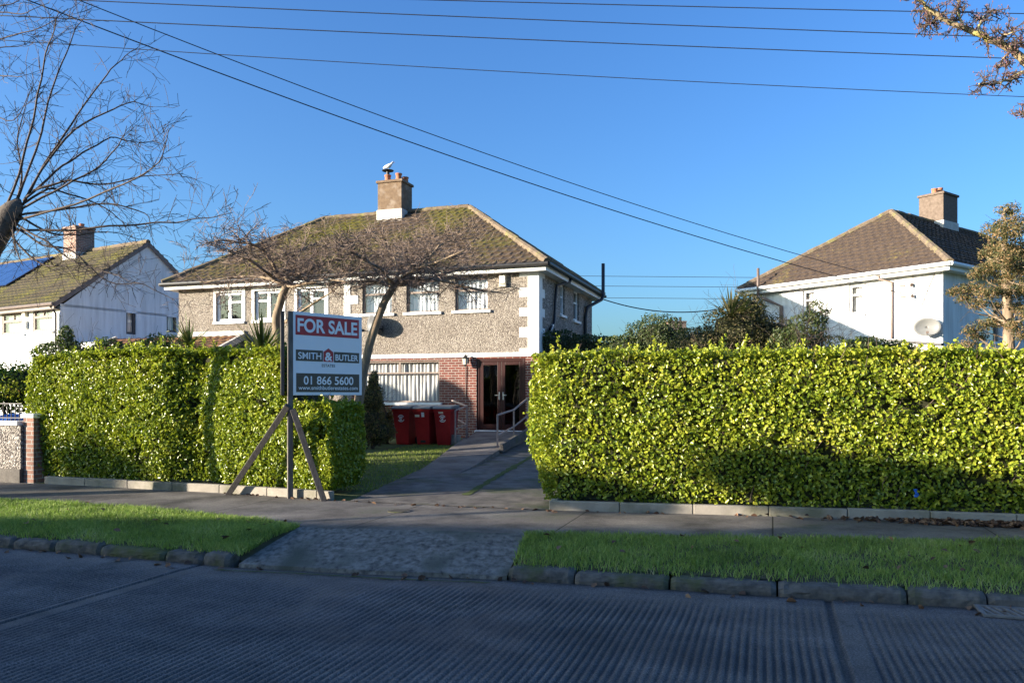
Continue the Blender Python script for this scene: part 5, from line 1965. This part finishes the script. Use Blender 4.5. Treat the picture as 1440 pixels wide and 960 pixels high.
def spiky(name, label, base, top, n, L, w, leaf, droop=.5, trunk=None, zmin=.0, parent=None):
    """rosette of strap leaves at height top above base"""
    t = parent or thing(name, label, 'plant', base)
    V, Fc, rn = [], [], []
    for i in range(n):
        az = rng.uniform(0, 2 * math.pi)
        el = math.asin(rng.uniform(-.25 + zmin, 1.0))
        d = Vector((math.cos(az) * math.cos(el), math.sin(az) * math.cos(el), math.sin(el)))
        s = d.cross(Vector((0, 0, 1)))
        s = s.normalized() if s.length > .01 else Vector((1, 0, 0))
        l = L * rng.uniform(.65, 1.1)
        prev = None
        for k in range(6):
            u = k / 5
            c = Vector((0, 0, top)) + d * (l * u) + Vector((0, 0, -droop * l * u * u * math.cos(el) * rng.uniform(.5, 1.0)))
            ww = w * (1 - u) ** .6 * (0.55 + .45 * min(1, u * 5)) + .001
            V += [tuple(c - s * ww / 2), tuple(c + s * ww / 2)]
        b = i * 12
        for k in range(5):
            Fc += [b + 2 * k, b + 2 * k + 1, b + 2 * k + 3, b + 2 * k + 2]
        rn += [rng.random()] * 5
    np_mesh('leaves', np.array(V), np.array(Fc), 4, leaf, t, np.array(rn))
    if trunk and parent is None:
        mb = MB()
        mb.tube([(0, 0, 0), (.03, 0, top * .5), (0, 0, top)], [trunk, trunk * .85, trunk * .7], 9)
        mb.build('trunk', M['bark_dark'], t, smooth=True)
    return t

def gbase(px, y):
    x = (px - CX) / F * y
    return Vector((x, y, gz(x, y)))
def rel(base, px, py, y=None):
    p = Q(px, py, y or base.y)
    return (p.x - base.x, p.y - base.y, p.z - base.z)

# strap leaved plants behind the left hedge
b = gbase(266, 16.5); spiky('spiky_plant', 'short dark spiky plant above the left hedge, below the left white window', b, EYE + (HZ - 486) / F * 16.5 - b.z, 90, .72, .06, M['strap_leaf'], .3, .07)
b = gbase(368, 16.0); spiky('spiky_plant', 'large fan of sunlit strap leaves above the left hedge beside the for sale board', b, EYE + (HZ - 500) / F * 16.0 - b.z, 190, 1.02, .055, M['strap_leaf'], .22, .08)
b = gbase(222, 18.0); clump_bush('shrub', 'dark leafy shrub rising behind the left hedge in front of the porch roof', 'shrub', b, [(rel(b, 222, 505), (.75, .5, .6), 1), (rel(b, 195, 510), (.6, .5, .5), 1)], 4200, M['bush_leaf'], .08, .04)
b = gbase(96, 15.2); clump_bush('shrub', 'thin leggy shrub poking above the left end of the left hedge', 'shrub', b, [(rel(b, 88, 498), (.55, .4, .28), 1), (rel(b, 92, 478), (.16, .16, .28), .35), (rel(b, 152, 490), (.3, .3, .2), .5)], 2600, M['bush_leaf'], .07, .035, core=False, stems=10)
b = gbase(18, 17.0); clump_bush('shrub', 'sunny green shrub behind the black railings at the left edge', 'shrub', b, [(rel(b, 25, 545), (.75, .6, .55), 1), (rel(b, -40, 540), (.9, .6, .6), 1)], 7000, M['hedge_leaf_deep'], .06, .035)
# beside the front window
b = gbase(522, 19.8); clump_bush('shrub', 'russet evergreen shrub on the lawn beside the wide front window', 'shrub', b, [(rel(b, 517, 590), (.45, .45, .55), 1), (rel(b, 520, 562), (.36, .36, .42), .8), (rel(b, 528, 606), (.52, .45, .35), .8), (rel(b, 524, 540), (.12, .14, .22), .2)], 6500, M['russet_leaf'], .05, .022)
# slim conifer tip in front of the window
b = gbase(526, 20.6); clump_bush('conifer', 'slim dark green conifer tip in front of the wide front window', 'tree', b, [(rel(b, 526, 560), (.24, .24, .45), 1), (rel(b, 526, 538), (.13, .13, .33), .5)], 2600, M['green_conifer'], .06, .02)
b = gbase(545, 21.3); clump_bush('shrub', 'low dark shrub with orange red leaves left of the first red bin', 'shrub', b, [(rel(b, 541, 592), (.3, .3, .38), 1), (rel(b, 535, 608), (.5, .3, .25), .7)], 2600, M['russet_leaf'], .05, .03)

# dark hedge beside the main house, round bush, brown shrub, leggy shrub
def hedge_box(name, label, a, c, depth, z1, n, leaf, L=.07, W=.05):
    a, c = Vector(a), Vector(c)
    d = (c - a); Ln = d.length; d.normalize(); nrm = Vector((d.y, -d.x, 0))
    t = thing(name, label, 'hedge', (a + c) / 2)
    z0 = 0.0
    faces = [((-d * Ln / 2)[:], (d * Ln)[:], (0, 0, z1), nrm[:]), ((-d * Ln / 2 + Vector((0, 0, z1)))[:], (d * Ln)[:], (-nrm * depth)[:], (0, 0, 1)), ((-d * Ln / 2)[:], (-nrm * depth)[:], (0, 0, z1), (-d)[:]), ((d * Ln / 2)[:], (-nrm * depth)[:], (0, 0, z1), d[:])]
    p, o = surf_pts(n, faces)
    p = p + o * (np.array([.16 * mnoise.noise(Vector(q) * 1.6) for q in p])[:, None]) + nrg.normal(0, .04, p.shape)
    leaves('foliage', p, o, leaf, t, L, W)
    mb = MB()
    i = .12
    vs = [(-d * (Ln / 2 - i)) - nrm * i, (d * (Ln / 2 - i)) - nrm * i, (d * (Ln / 2 - i)) - nrm * (depth - i), (-d * (Ln / 2 - i)) - nrm * (depth - i)]
    mb.add(vs + [v + Vector((0, 0, z1 - i)) for v in vs], [(0, 3, 2, 1), (4, 5, 6, 7), (0, 1, 5, 4), (1, 2, 6, 5), (2, 3, 7, 6), (3, 0, 4, 7)])
    mb.build('branch_mass', M['hedge_core'], t)
    return t
pa, pb = gbase(768, 22.6), gbase(905, 27.0)
hedge_box('hedge', 'dark ivy clad hedge beside the shaded side wall of the pebble dashed house', pa, pb, 1.0, EYE + (HZ - 473) / F * 23.2 - .3, 9000, M['ivy_leaf'])
b = gbase(926, 23.0); clump_bush('shrub', 'rounded dense green bush above the right hedge, left of the brown shrub', 'shrub', b, [(rel(b, 924, 482), (1.0, .9, .85), 1), (rel(b, 880, 495), (.8, .7, .55), .6), (rel(b, 955, 490), (.6, .7, .55), .5)], 13000, M['bush_leaf'], .06, .038)
b = gbase(1045, 18.5); clump_bush('shrub', 'large untidy brown green shrub above the middle of the right hedge', 'shrub', b, [(rel(b, 1035, 470), (.85, .8, .8), 1), (rel(b, 1085, 480), (.75, .7, .65), .8), (rel(b, 985, 487), (.75, .7, .5), .7), (rel(b, 1050, 440), (.5, .5, .5), .5)], 13000, M['brown_leaf'], .06, .028, stems=26, core=True)
b = gbase(1028, 18.2); spiky('cabbage_palm', 'spiky cabbage palm head sticking out of the brown shrub', b, EYE + (HZ - 445) / F * 18.2 - b.z, 85, .85, .05, M['strap_dry'], .12, .09, zmin=.2)
b = gbase(1145, 17.5); clump_bush('shrub', 'sparse leggy shrub in front of the white side wall, right of the brown shrub', 'shrub', b, [(rel(b, 1135, 462), (.45, .4, .38), 1), (rel(b, 1150, 440), (.28, .3, .28), .4), (rel(b, 1115, 478), (.5, .4, .35), .9), (rel(b, 1170, 484), (.4, .4, .22), .5)], 2600, M['bush_leaf'], .075, .03, stems=26, core=False)
b = gbase(1215, 16.5); clump_bush('shrub', 'low green shrub just above the right hedge below the white house', 'shrub', b, [(rel(b, 1215, 488), (.55, .5, .22), 1), (rel(b, 1262, 492), (.4, .4, .2), .5)], 2600, M['bush_leaf'], .06, .03)

# ---- conifer at the right edge
yC = 13.2
b = gbase(1419, yC)
t = thing('conifer', 'ragged browning conifer with bare trunk at the right edge, above the right hedge', 'tree', b)
tk = [Vector((0, 0, 0))] + [Vector(rel(b, px, py)) for px, py in ((1420, 500), (1418, 455), (1416, 410), (1412, 370), (1412, 330), (1413, 295))]
mb = MB(); mb.tube(smooth_pts(tk), [.11, .1, .085, .075, .06, .04, .015], 9)
mb.build('trunk', M['bark_cherry'], t, smooth=True)
cl = [(1418, 296, .16), (1422, 312, .20), (1398, 324, .20), (1412, 330, .24), (1430, 322, .18), (1396, 352, .17), (1428, 350, .25), (1412, 364, .22), (1385, 358, .10), (1376, 383, .16), (1392, 378, .18), (1432, 380, .22), (1412, 392, .17), (1352, 408, .15), (1340, 411, .10),
      (1370, 406, .16), (1388, 412, .16), (1358, 420, .14), (1375, 428, .14), (1436, 410, .2), (1402, 430, .1), (1432, 432, .15), (1384, 456, .14), (1366, 466, .14), (1400, 452, .14), (1425, 458, .14), (1362, 486, .15), (1378, 474, .12), (1345, 490, .12), (1440, 470, .15), (1405, 410, .14), (1450, 350, .25), (1455, 400, .25), (1450, 440, .2)]
Pp, Oo = [], []
br = MB()
for px, py, r in cl:
    c = np.array(rel(b, px, py, yC + rng.uniform(-.5, .5)))
    hz = c[2] - .1
    kz = min(range(len(tk)), key=lambda i: abs(tk[i].z - hz + .1))
    s = tk[kz]
    br.tube([s, Vector(c) * .6 + s * .4 + Vector((0, 0, -.05)), Vector(c)], [.022, .014, .005], 5)
    m = int(500 * (r / .16) ** 1.7)
    d = unit(nrg.normal(0, 1, (m, 3)))
    rr = nrg.random(m) ** .45
    lump = np.array([1 + .5 * mnoise.noise((q[0] * 3 + px, q[1] * 3, q[2] * 3)) for q in d])
    Pp.append(c + d * (rr * lump)[:, None] * np.array([r * 1.25, r * 1.2, r * .82])); Oo.append(d)
for _ in range(30):
    i = rng.randrange(1, 5)
    grow(br, tk[i].lerp(tk[i + 1], rng.random()), Vector((rng.gauss(0, 1), rng.gauss(0, 1), rng.uniform(-.3, .5))), rng.uniform(.3, .8), .01, 1, 4, .7, .12, 0)
br.build('branches', M['bark_cherry'], t, fix=False)
leaves('crown', np.concatenate(Pp), np.concatenate(Oo), M['conifer_leaf'], t, .055, .014, 1.0, .5, .1)

# ---- unseen flat headed trees on the near pavement, added to shade the right hedge
for c_, h_, rx_, rz_ in ((9.75, .98, .8, .20), (7.6, 1.62, 1.4, .44)):
    zc2 = h_ + 15 * math.tan(SUN_EL)
    bb = Vector((-15 * SDX - c_ * SDY, -15 * SDY + c_ * SDX, .1))
    tt = clump_bush('shade_tree', ('smaller' if rx_ < 1 else 'wider') + ' flat headed evergreen across the road, unseen and added to shade the right hedge', 'tree', bb, [((0, 0, zc2), (rx_, rx_, rz_), 1)], 4500, M['ivy_leaf'], .10, .06, stems=3)
    mb = MB(); mb.tube([(0, 0, 0), (0, 0, zc2)], [.07, .05], 8); mb.build('trunk', M['bark_grey'], tt)

# ---- unseen evergreens beyond the left edge, added to shade the ground floor
def evergreen(label, base, h, r):
    t = thing('shade_evergreen', label, 'tree', base)
    mb = MB(); mb.tube([(0, 0, 0), (0, 0, h * .5), (0, 0, h * .93)], [.2, .14, .03], 9); mb.build('trunk', M['bark_grey'], t)
    n = 9000
    u = nrg.random(n) ** .8
    a = nrg.uniform(0, 2 * np.pi, n)
    rad = r * (1 - u) ** .38 * (.75 + .25 * np.sin(a * 5 + u * 20)) * np.sqrt(nrg.uniform(.4, 1, n))
    p = np.stack([np.cos(a) * rad, np.sin(a) * rad, .5 + (h - .5) * u], 1)
    o = np.stack([np.cos(a), np.sin(a), .4 + 0 * a], 1)
    leaves('crown', p, o, M['green_conifer'], t, .3, .12, .8)
for lab_, c_, h_e in (('nearest the road', 19.8, 4.7), ('second from the road', 21.3, 5.9), ('third from the road', 22.9, 5.0), ('farthest from the road', 24.3, 4.6)):
    evergreen('dark unseen evergreen beyond the left edge, added to shade the ground floor, ' + lab_, Vector((-12 * SDX - c_ * SDY, -12 * SDY + c_ * SDX, .1)), h_e, 1.3)

# ================================================================ FRONTAGE OF THE LEFT NEIGHBOUR
wx1 = to_loc(*P(46, 679, .13)[:2])[0]
b = to_world(wx1, HB(wx1), .13)
gw_t = thing('garden_wall', 'low pebble dashed wall with white coping and brick pier left of the hedge', 'wall', b, -STR)
h_ = EYE + (HZ - 592) / F * b.y - .13
mb = MB(); mb.box(-5.5, -.22, -.02, .18, .24, h_ - .08); mb.build('wall_face', M['pebble_grey'], gw_t)
mb = MB(); mb.box(-5.5, -.22, -.04, .2, -.05, .24); mb.build('plinth', M['concrete_old'], gw_t)
mb = MB(); mb.box(-5.5, -.252, -.06, .22, h_ - .079, h_ + .0); mb.build('coping', M['white'], gw_t, bevel=.01)
mb = MB(); mb.box(-.215, .02, .03, .30, -.05, h_ + .05); mb.build('pier', M['brick_old'], gw_t, bevel=.006)
mb = MB(); mb.box(-.25, .05, .0, .33, h_ + .051, h_ + .13); mb.build('pier_cap', M['white'], gw_t, bevel=.015)
rt = thing('railing', 'black metal railing on top of the white wall coping', 'railing', Vector((b.x, b.y, .13)) + Vector((0, 0, h_ + .001)), -STR)
mb = MB()
mb.bar((-5.4, .08, .30), (-.3, .08, .30), .03, .014)
mb.bar((-5.4, .08, .05), (-.3, .08, .05), .03, .014)
x = -5.4
while x < -.28:
    mb.tube([(x, .08, 0), (x, .08, .30)], .0085, 6)
    x += .095
mb.build('bars', M['dark_frame'], rt)
p = gbase(4, 14.75)
tb = thing('covered_load', 'heap under a bright blue sheet behind the black railings', 'covered heap', p, -R(10))
mb = MB()
n = 18
for i in range(n + 1):
    for j in range(n + 1):
        u, v = i / n * 2 - 1, j / n * 2 - 1
        e = max(0, 1 - max(abs(u), abs(v)) ** 3)
        z = (.98 + .22 * u) * e ** .4 + .05 * mnoise.noise((u * 3, v * 3, 0)) * e + .01
        mb.v.append((u * 1.0 * (1 - .06 * e), v * .8 * (1 - .06 * e), max(0.0, z) + 0.10 * e))
for i in range(n):
    for j in range(n):
        mb.f.append((i * (n + 1) + j, (i + 1) * (n + 1) + j, (i + 1) * (n + 1) + j + 1, i * (n + 1) + j + 1))
o = mb.build('sheet', M['blue_sheet'], tb, smooth=True)

# ================================================================ FOR SALE SIGN
Yp = 11.75
pb = P(408, 700.5, .132)
sg = thing('for_sale_sign', 'white and red for sale board on a grey timber post with two struts', 'sign', pb)
zt_ = EYE + (HZ - 437.5) / F * pb.y
zb_b = EYE + (HZ - 555.5) / F * pb.y
mb = MB()
mb.bar((0, 0, -.02), (0, 0, zt_ - pb.z), .078, .075, up=Vector((.4, -.9, 0)).normalized())
mb.build('post', M['post'], sg, bevel=.006)
th = R(47.6)
bl = thing('b', '', '', (0, 0, 0)) if False else None
Bw, Bh = 1.24, zt_ - zb_b
board = MB(); board.box(0, Bw, 0, .022, 0, Bh)
bo = board.build('board', M['board_white'], sg, bevel=.003)
bo.location = Vector((.045, -.02, zb_b - pb.z))
bo.rotation_euler = (0, 0, th)
def panel(name, x0, x1, z0, z1, mat, y=-.003, poly=None):
    m = MB()
    if poly is None:
        m.box(x0 * Bw, x1 * Bw, y, -.0005, z0 * Bh, z1 * Bh)
    else:
        m.prism([(a * Bw, c * Bh) for a, c in poly], 'y', y, -.0005)
    return m.build(name, mat, bo)
panel('red_panel', .036, .952, 1 - .277, 1 - .04, M['board_red'])
panel('name_panel', .04, .416, 1 - .588, 1 - .453, M['board_brown'])
panel('name_panel', .576, .955, 1 - .592, 1 - .462, M['board_brown'])
panel('house_emblem', 0, 0, 0, 0, M['board_red'], -.004, [(.424, .412), (.566, .412), (.566, .532), (.495, .578), (.424, .532)])
panel('phone_panel', .045, .957, 1 - .962, 1 - .735, M['board_brown'])
def lettering(txt, x0, x1, z0, z1, mat, weight=.0, y=-.0055, caps=True):
    cu = bpy.data.curves.new('lettering', 'FONT')
    cu.body = txt
    cu.size = 1.0
    cu.offset = weight
    cu.extrude = 0.0
    tmp = bpy.data.objects.new('lettering', cu)
    COL.objects.link(tmp)
    dg = bpy.context.evaluated_depsgraph_get()
    me = bpy.data.meshes.new_from_object(tmp.evaluated_get(dg))
    bpy.data.objects.remove(tmp)
    co = np.array([v.co[:] for v in me.vertices])
    # scale capital height to the box, ignoring descenders
    lo = co.min(0); hi = co.max(0)
    base = 0.0
    sx = (x1 - x0) * Bw / (hi[0] - lo[0]); sz = (z1 - z0) * Bh / (hi[1] - base)
    for v in me.vertices:
        v.co = Vector(((v.co.x - lo[0]) * sx + x0 * Bw, y, (v.co.y - base) * sz + z0 * Bh))
    me.materials.clear(); me.materials.append(mat)
    me.name = 'lettering'
    o = bpy.data.objects.new('lettering', me)
    link(o, bo)
    return o
lettering('FOR SALE', .06, .925, 1 - .235, 1 - .075, M['board_white'], .028)
lettering('SMITH', .07, .392, 1 - .562, 1 - .482, M['board_white'], .012)
lettering('BUTLER', .596, .938, 1 - .566, 1 - .492, M['board_white'], .02)
lettering('&', .442, .552, 1 - .572, 1 - .472, M['board_white'], .03, -.007)
lettering('ESTATES', .40, .592, 1 - .652, 1 - .618, M['board_brown'], .012, -.003)
lettering('01 866 5600', .145, .865, 1 - .868, 1 - .768, M['board_white'], .016)
lettering('www.smithbutlerestates.com', .075, .93, 1 - .933, 1 - .885, M['board_white'], .012)
# second board of the pair, seen nearly edge on, on the other side of the post
b2 = MB(); b2.box(0, Bw, 0, .05, 0, Bh)
o2 = b2.build('board', M['post_dark'], sg, bevel=.003)
vd = Vector((pb.x, pb.y, 0)).normalized()
o2.location = Vector((-.075, -.03, zb_b - pb.z))
o2.rotation_euler = (0, 0, math.atan2(vd.y, vd.x) + R(1.2))
o2['label'] = 'second board seen edge on'
# struts
def strut(a, b, name='strut'):
    m = MB()
    m.bar(Vector(a) - pb, Vector(b) - pb, .085, .085, up=Vector((.3, -.95, 0)).normalized().cross((Vector(b) - Vector(a)).normalized()))
    # notched dark nail plates along the strut
    return m.build(name, M['post_dark'], sg, bevel=.005)
y1 = pb.y
strut(P(320, 696.5, .12), Q(405, 570, y1 - .07))
strut(P(456, 705, .12), Q(412, 576, y1 - .07))

# ================================================================ WHEELIE BINS
def wheelie_bin(label, loc, rot, emblem, stickers=(), slot=False):
    t = thing('wheelie_bin', label, 'bin', loc, rot, 'red wheelie bins under the front window')
    mb = MB()
    secs = [(.0, .175, .25), (.06, .182, .26), (.5, .205, .30), (.86, .228, .345), (.87, .245, .365), (.95, .248, .37), (.952, .235, .35)]
    yo = 0.04
    for z, hx, hy in secs:
        r = .045
        for sx, sy in ((-1, -1), (1, -1), (1, 1), (-1, 1)):
            mb.v.append((sx * (hx - r) if False else sx * hx, sy * hy + yo * (1 - z), z))
    for i in range(len(secs) - 1):
        for k in range(4):
            mb.f.append((i * 4 + k, i * 4 + (k + 1) % 4, (i + 1) * 4 + (k + 1) % 4, (i + 1) * 4 + k))
    mb.f.append((3, 2, 1, 0)); mb.f.append(tuple((len(secs) - 1) * 4 + k for k in range(4)))
    body = mb.build('body', M['bin_red'], t, bevel=.022)
    mb = MB()
    prof = [(-.395, .952), (-.395, .975), (-.30, 1.02), (.15, 1.055), (.36, 1.04), (.40, .99), (.40, .952)]
    mb.prism(prof, 'x', -.255, .255)
    mb.build('lid', M['bin_lid'], t, bevel=.02)
    for s in (-1, 1):
        mb = MB()
        mb.tube([(s * .20, .27, .1), (s * .25, .27, .1)], .1, 16)
        mb.build('wheel', M['rubber'], t)
    mb = MB(); mb.tube([(-.2, .42, .93), (.2, .42, .93)], .016, 8); mb.build('handle', M['bin_red'], t)
    def fy(z):      # front face y at height z
        zs = [s[0] for s in secs]; hy = [-(s[2]) + yo * (1 - s[0]) for s in secs]
        return float(np.interp(z, zs, hy))
    if emblem:
        m = MB()
        zc = .70
        n = 28
        def ringseg(r0, r1, a0, a1):
            k = max(3, int((a1 - a0) / .2))
            for i in range(k):
                aa, ab = a0 + (a1 - a0) * i / k, a0 + (a1 - a0) * (i + 1) / k
                pts = []
                for r, a in ((r0, aa), (r1, aa), (r1, ab), (r0, ab)):
                    z = zc + math.sin(a) * r
                    pts.append((math.cos(a) * r - .0, fy(z) - .006, z))
                m.quad(*pts)
        ringseg(.075, .095, -2.6, -.3)
        ringseg(.075, .095, .5, 2.7)
        ringseg(.035, .055, .3, 3.2); ringseg(.0, .02, 0, 6.28); ringseg(.035, .055, 3.6, 5.4)
        m.build('emblem', M['white'], body, fix=False)
    for sx, sz, w_, h_, mt in stickers:
        m = MB()
        m.quad((sx, fy(sz) - .006, sz), (sx + w_, fy(sz) - .006, sz), (sx + w_, fy(sz + h_) - .006, sz + h_), (sx, fy(sz + h_) - .006, sz + h_))
        m.build('sticker', M[mt], body, fix=False)
    if slot:
        m = MB(); m.box(-.075, .075, fy(.1) - .008, fy(.1) + .02, .06, .12); m.build('foot_slot', M['rubber'], body)
    return t
for px, lab, em, st_, sl2 in ((570.5, 'red wheelie bin with round white emblem, leftmost of the row, beside the russet shrub', True, (), False),
                              (600.5, 'red wheelie bin with two white stickers and no emblem, in the middle of the row', False, ((-.19, .74, .13, .06, 'cream'), (0.0, .74, .085, .12, 'white')), True),
                              (627.5, 'red wheelie bin with emblem and small sticker, nearest the ramp handrail', True, ((-.10, .83, .13, .05, 'cream'),), False)):
    p = Pg(px, 619.5)
    p = gbase(px, 21.15 - (px - 570) * .0055)
    wheelie_bin(lab, p, HR + R(rng.uniform(-6, 6)), em, st_, sl2)
# concrete block by the handrail
p = gbase(639, 20.75)
t = thing('concrete_block', 'small grey concrete block at the foot of the left handrail', 'block', p, HR)
mb = MB(); mb.box(-.14, .14, -.11, .11, 0, .24); mb.box(-.15, .15, -.12, .12, .241, .27); mb.build('block', M['edging'], t, bevel=.02)

# ================================================================ HANDRAILS
def rails(label, stations, side):
    b = Vector(stations[0][0])
    t = thing('handrail', label, 'handrail', b)
    tops = []
    for base, top, has_post in stations:
        base, top = Vector(base), Vector(top)
        tops.append((base, top))
        if has_post:
            m = MB(); m.bar(base - b, top - b, .045, .045, up=Vector((0, 1, 0))); m.build('post', M['rail'], t, bevel=.006)
    m = MB()
    for (b0, t0), (b1, t1) in zip(tops[:-1], tops[1:]):
        m.tube([t0 - b, t1 - b], .026, 8)
    m.build('top_rail', M['rail'], t)
    m = MB()
    for (b0, t0), (b1, t1) in zip(tops[:-1], tops[1:]):
        m.tube([b0.lerp(t0, .42) - b, b1.lerp(t1, .42) - b], .021, 8)
    m.build('middle_rail', M['rail'], t)
def st(px, yt, yb, Y, post=True):
    return (Q(px, yb, Y), Q(px, yt, Y), post)
rails('brown metal handrail on the left of the door ramp, next to the bins', [st(640.3, 577, 622.5, 20.6), st(656.5, 571, 616, 21.5), st(636, 563, 600, 22.6, False)], 0)
rails('brown metal handrail on the right of the door ramp', [st(699.5, 583.5, 632.5, 18.5), st(722.5, 576, 617, 20.4), st(742, 560, 602, 22.0)], 1)

# ================================================================ STREET IRONWORK
p = P(1428, 866.5, 0)
x_, y_ = to_loc(p.x, p.y)
p = to_world(x_, KB(x_) - .16, .004)
t = thing('drain_grate', 'cast iron road drain grate by the kerb at the right edge', 'drain', p, -STR)
mb = MB()
W_, D_ = .46, .30
mb.box(-W_ / 2, W_ / 2, -D_ / 2, -D_ / 2 + .03, 0, .018); mb.box(-W_ / 2, W_ / 2, D_ / 2 - .03, D_ / 2, 0, .018)
mb.box(-W_ / 2, -W_ / 2 + .03, -D_ / 2 + .03, D_ / 2 - .03, 0, .018); mb.box(W_ / 2 - .03, W_ / 2, -D_ / 2 + .03, D_ / 2 - .03, 0, .018)
mb.build('frame', M['iron'], t)
mb = MB()
for i in range(7):
    xx = -W_ / 2 + .05 + i * .06
    mb.bar((xx - .03, D_ / 2 - .031, .009), (xx + .03, -D_ / 2 + .031, .009), .024, .014)
mb.build('bars', M['iron'], t)
mb = MB(); mb.box(-W_ / 2 + .03, W_ / 2 - .03, -D_ / 2 + .03, D_ / 2 - .03, .0005, .002); mb.build('pit', M['rubber'], t)
p = P(561, 718.5, .132)
t = thing('utility_cover', 'small cast iron cover set in the pavement at the drive entrance', 'cover', Vector((p.x, p.y, .134)), -STR)
mb = MB(); mb.lathe((0, 0, 0), [(.15, 0), (.15, .006), (.0, .006)], 20); mb.build('rim', M['kerb'], t)
mb = MB()
for i in range(5):
    mb.box(-.11, .11, -.10 + i * .045, -.08 + i * .045, .0065, .011)
mb.build('ribs', M['rubber'], t)
p = to_world(to_loc(*P(1282, 690, .5)[:2])[0], 0)
hx = to_loc(*P(1282, 728, .13)[:2])[0]
p = to_world(hx, HB(hx) + .10, EYE + (HZ - 692) / F * to_world(hx, HB(hx) + .10).y)
t = thing('litter', 'scrap of blue plastic caught in the right hedge', 'litter', p)
mb = MB()
n = 7
for i in range(n):
    for j in range(3):
        mb.v.append((-.035 + .035 * j + .01 * math.sin(i), -.09 + .03 * math.sin(i * 1.3 + j), -.09 + .028 * i))
for i in range(n - 1):
    for j in range(2):
        mb.f.append((i * 3 + j, i * 3 + j + 1, (i + 1) * 3 + j + 1, (i + 1) * 3 + j))
mb.v = [(x * .6, y * .6, z * .6) for x, y, z in mb.v]
mb.build('scrap', M['blue_sheet'], t, fix=False)

# ================================================================ POLES AND OVERHEAD WIRES
def pole(label, x, y, h):
    t = thing('telegraph_pole', label, 'pole', (x, y, .1))
    mb = MB(); mb.tube([(0, 0, -.1), (0, 0, h * .5), (0, 0, h)], [.14, .12, .09], 12); mb.build('shaft', M['pole'], t, smooth=True)
    mb = MB()
    for i in range(3):
        mb.bar((-.55, 0, h - .25 - .4 * i), (.55, 0, h - .25 - .4 * i), .07, .09)
    mb.build('crossarm', M['pole'], t)
    return Vector((x, y, h))
lpx, lpy = (-60 - CX) / F * 14.0, 14.0
pole('timber telegraph pole in the next garden just outside the left edge', lpx - .5, lpy, 10.2)
rpx, rpy = (1850 - CX) / F * 15.0, 15.0
pole('timber telegraph pole beyond the white house garden, outside the right edge', rpx + .5, rpy, 9.8)
def wire(label, pts_px, r=.009, sag=0.0, group='overhead wires'):
    a, b = Vector(pts_px[0]), Vector(pts_px[1])
    n = 24
    c = (a + b) / 2
    m = MB()
    m.tube([a.lerp(b, i / n) + Vector((0, 0, -sag * 4 * (i / n) * (1 - i / n))) - c for i in range(n + 1)], r, 5)
    o = m.build('overhead_wire', M['wire'], None, smooth=True)
    o.location = c
    tag(o, label, 'wire')
    return o
def sl_px(p0, p1, y0, y1, xa=-60, xb=1850, **k):
    # extend the picture line to both poles
    def py(px): return p0[1] + (p1[1] - p0[1]) * (px - p0[0]) / (p1[0] - p0[0])
    return Q(xa, py(xa), y0), Q(xb, py(xb), y1)
wire('highest street wire, entering at the middle of the top edge', sl_px((690, -1), (1440, 17), 14, 15), sag=.05)
wire('second street wire from the top, leaving the right edge below the highest', sl_px((150, 1), (1440, 51), 14, 15), sag=.05)
wire('third street wire from the top, crossing the left tree high up', sl_px((60, 24), (1440, 80), 14, 15), sag=.06)
wire('lowest and thinnest of the four street wires', sl_px((90, 60), (1440, 130), 14, 15), r=.007, sag=.12)
inv = Matrix.Translation(RO) @ Matrix.Rotation(RRZ, 4, 'Z')
e1 = inv @ rwl(1284, 401, .12); e2 = inv @ rwl(1285.5, 416.5, .12)
wire('upper of the two wires sloping down from top left to the white house', (Q(-60, -68, 14), e1), sag=.42, r=.010)
wire('lower of the two wires sloping down from top left to the white house', (Q(-60, -38, 14), e2), sag=.40, r=.012)
# wires behind the houses
for lab, ya, yb in (('upper thin wire between the pebble dashed house and the white house', 388, 390.5), ('middle thin wire between the pebble dashed house and the white house', 402, 404), ('lower thin wire between the pebble dashed house and the white house', 418.5, 420.5)):
    wire(lab, (Q(640, ya - 1.5, 40), Q(1330, yb + 2, 40)), r=.012)
pole('telegraph pole hidden behind the pebble dashed house', Q(640, 400, 40).x, 40, Q(640, 386, 40).z)
pole('telegraph pole hidden behind the white house', Q(1330, 400, 40).x, 40, Q(1330, 388, 40).z)
ce = hw((.36, DM + .2, ZE - .15))
wire('thick sagging cable from the back corner of the pebble dashed house to the white house', (ce, inv @ rwl(1066, 424, .3)), r=.02, sag=.45)
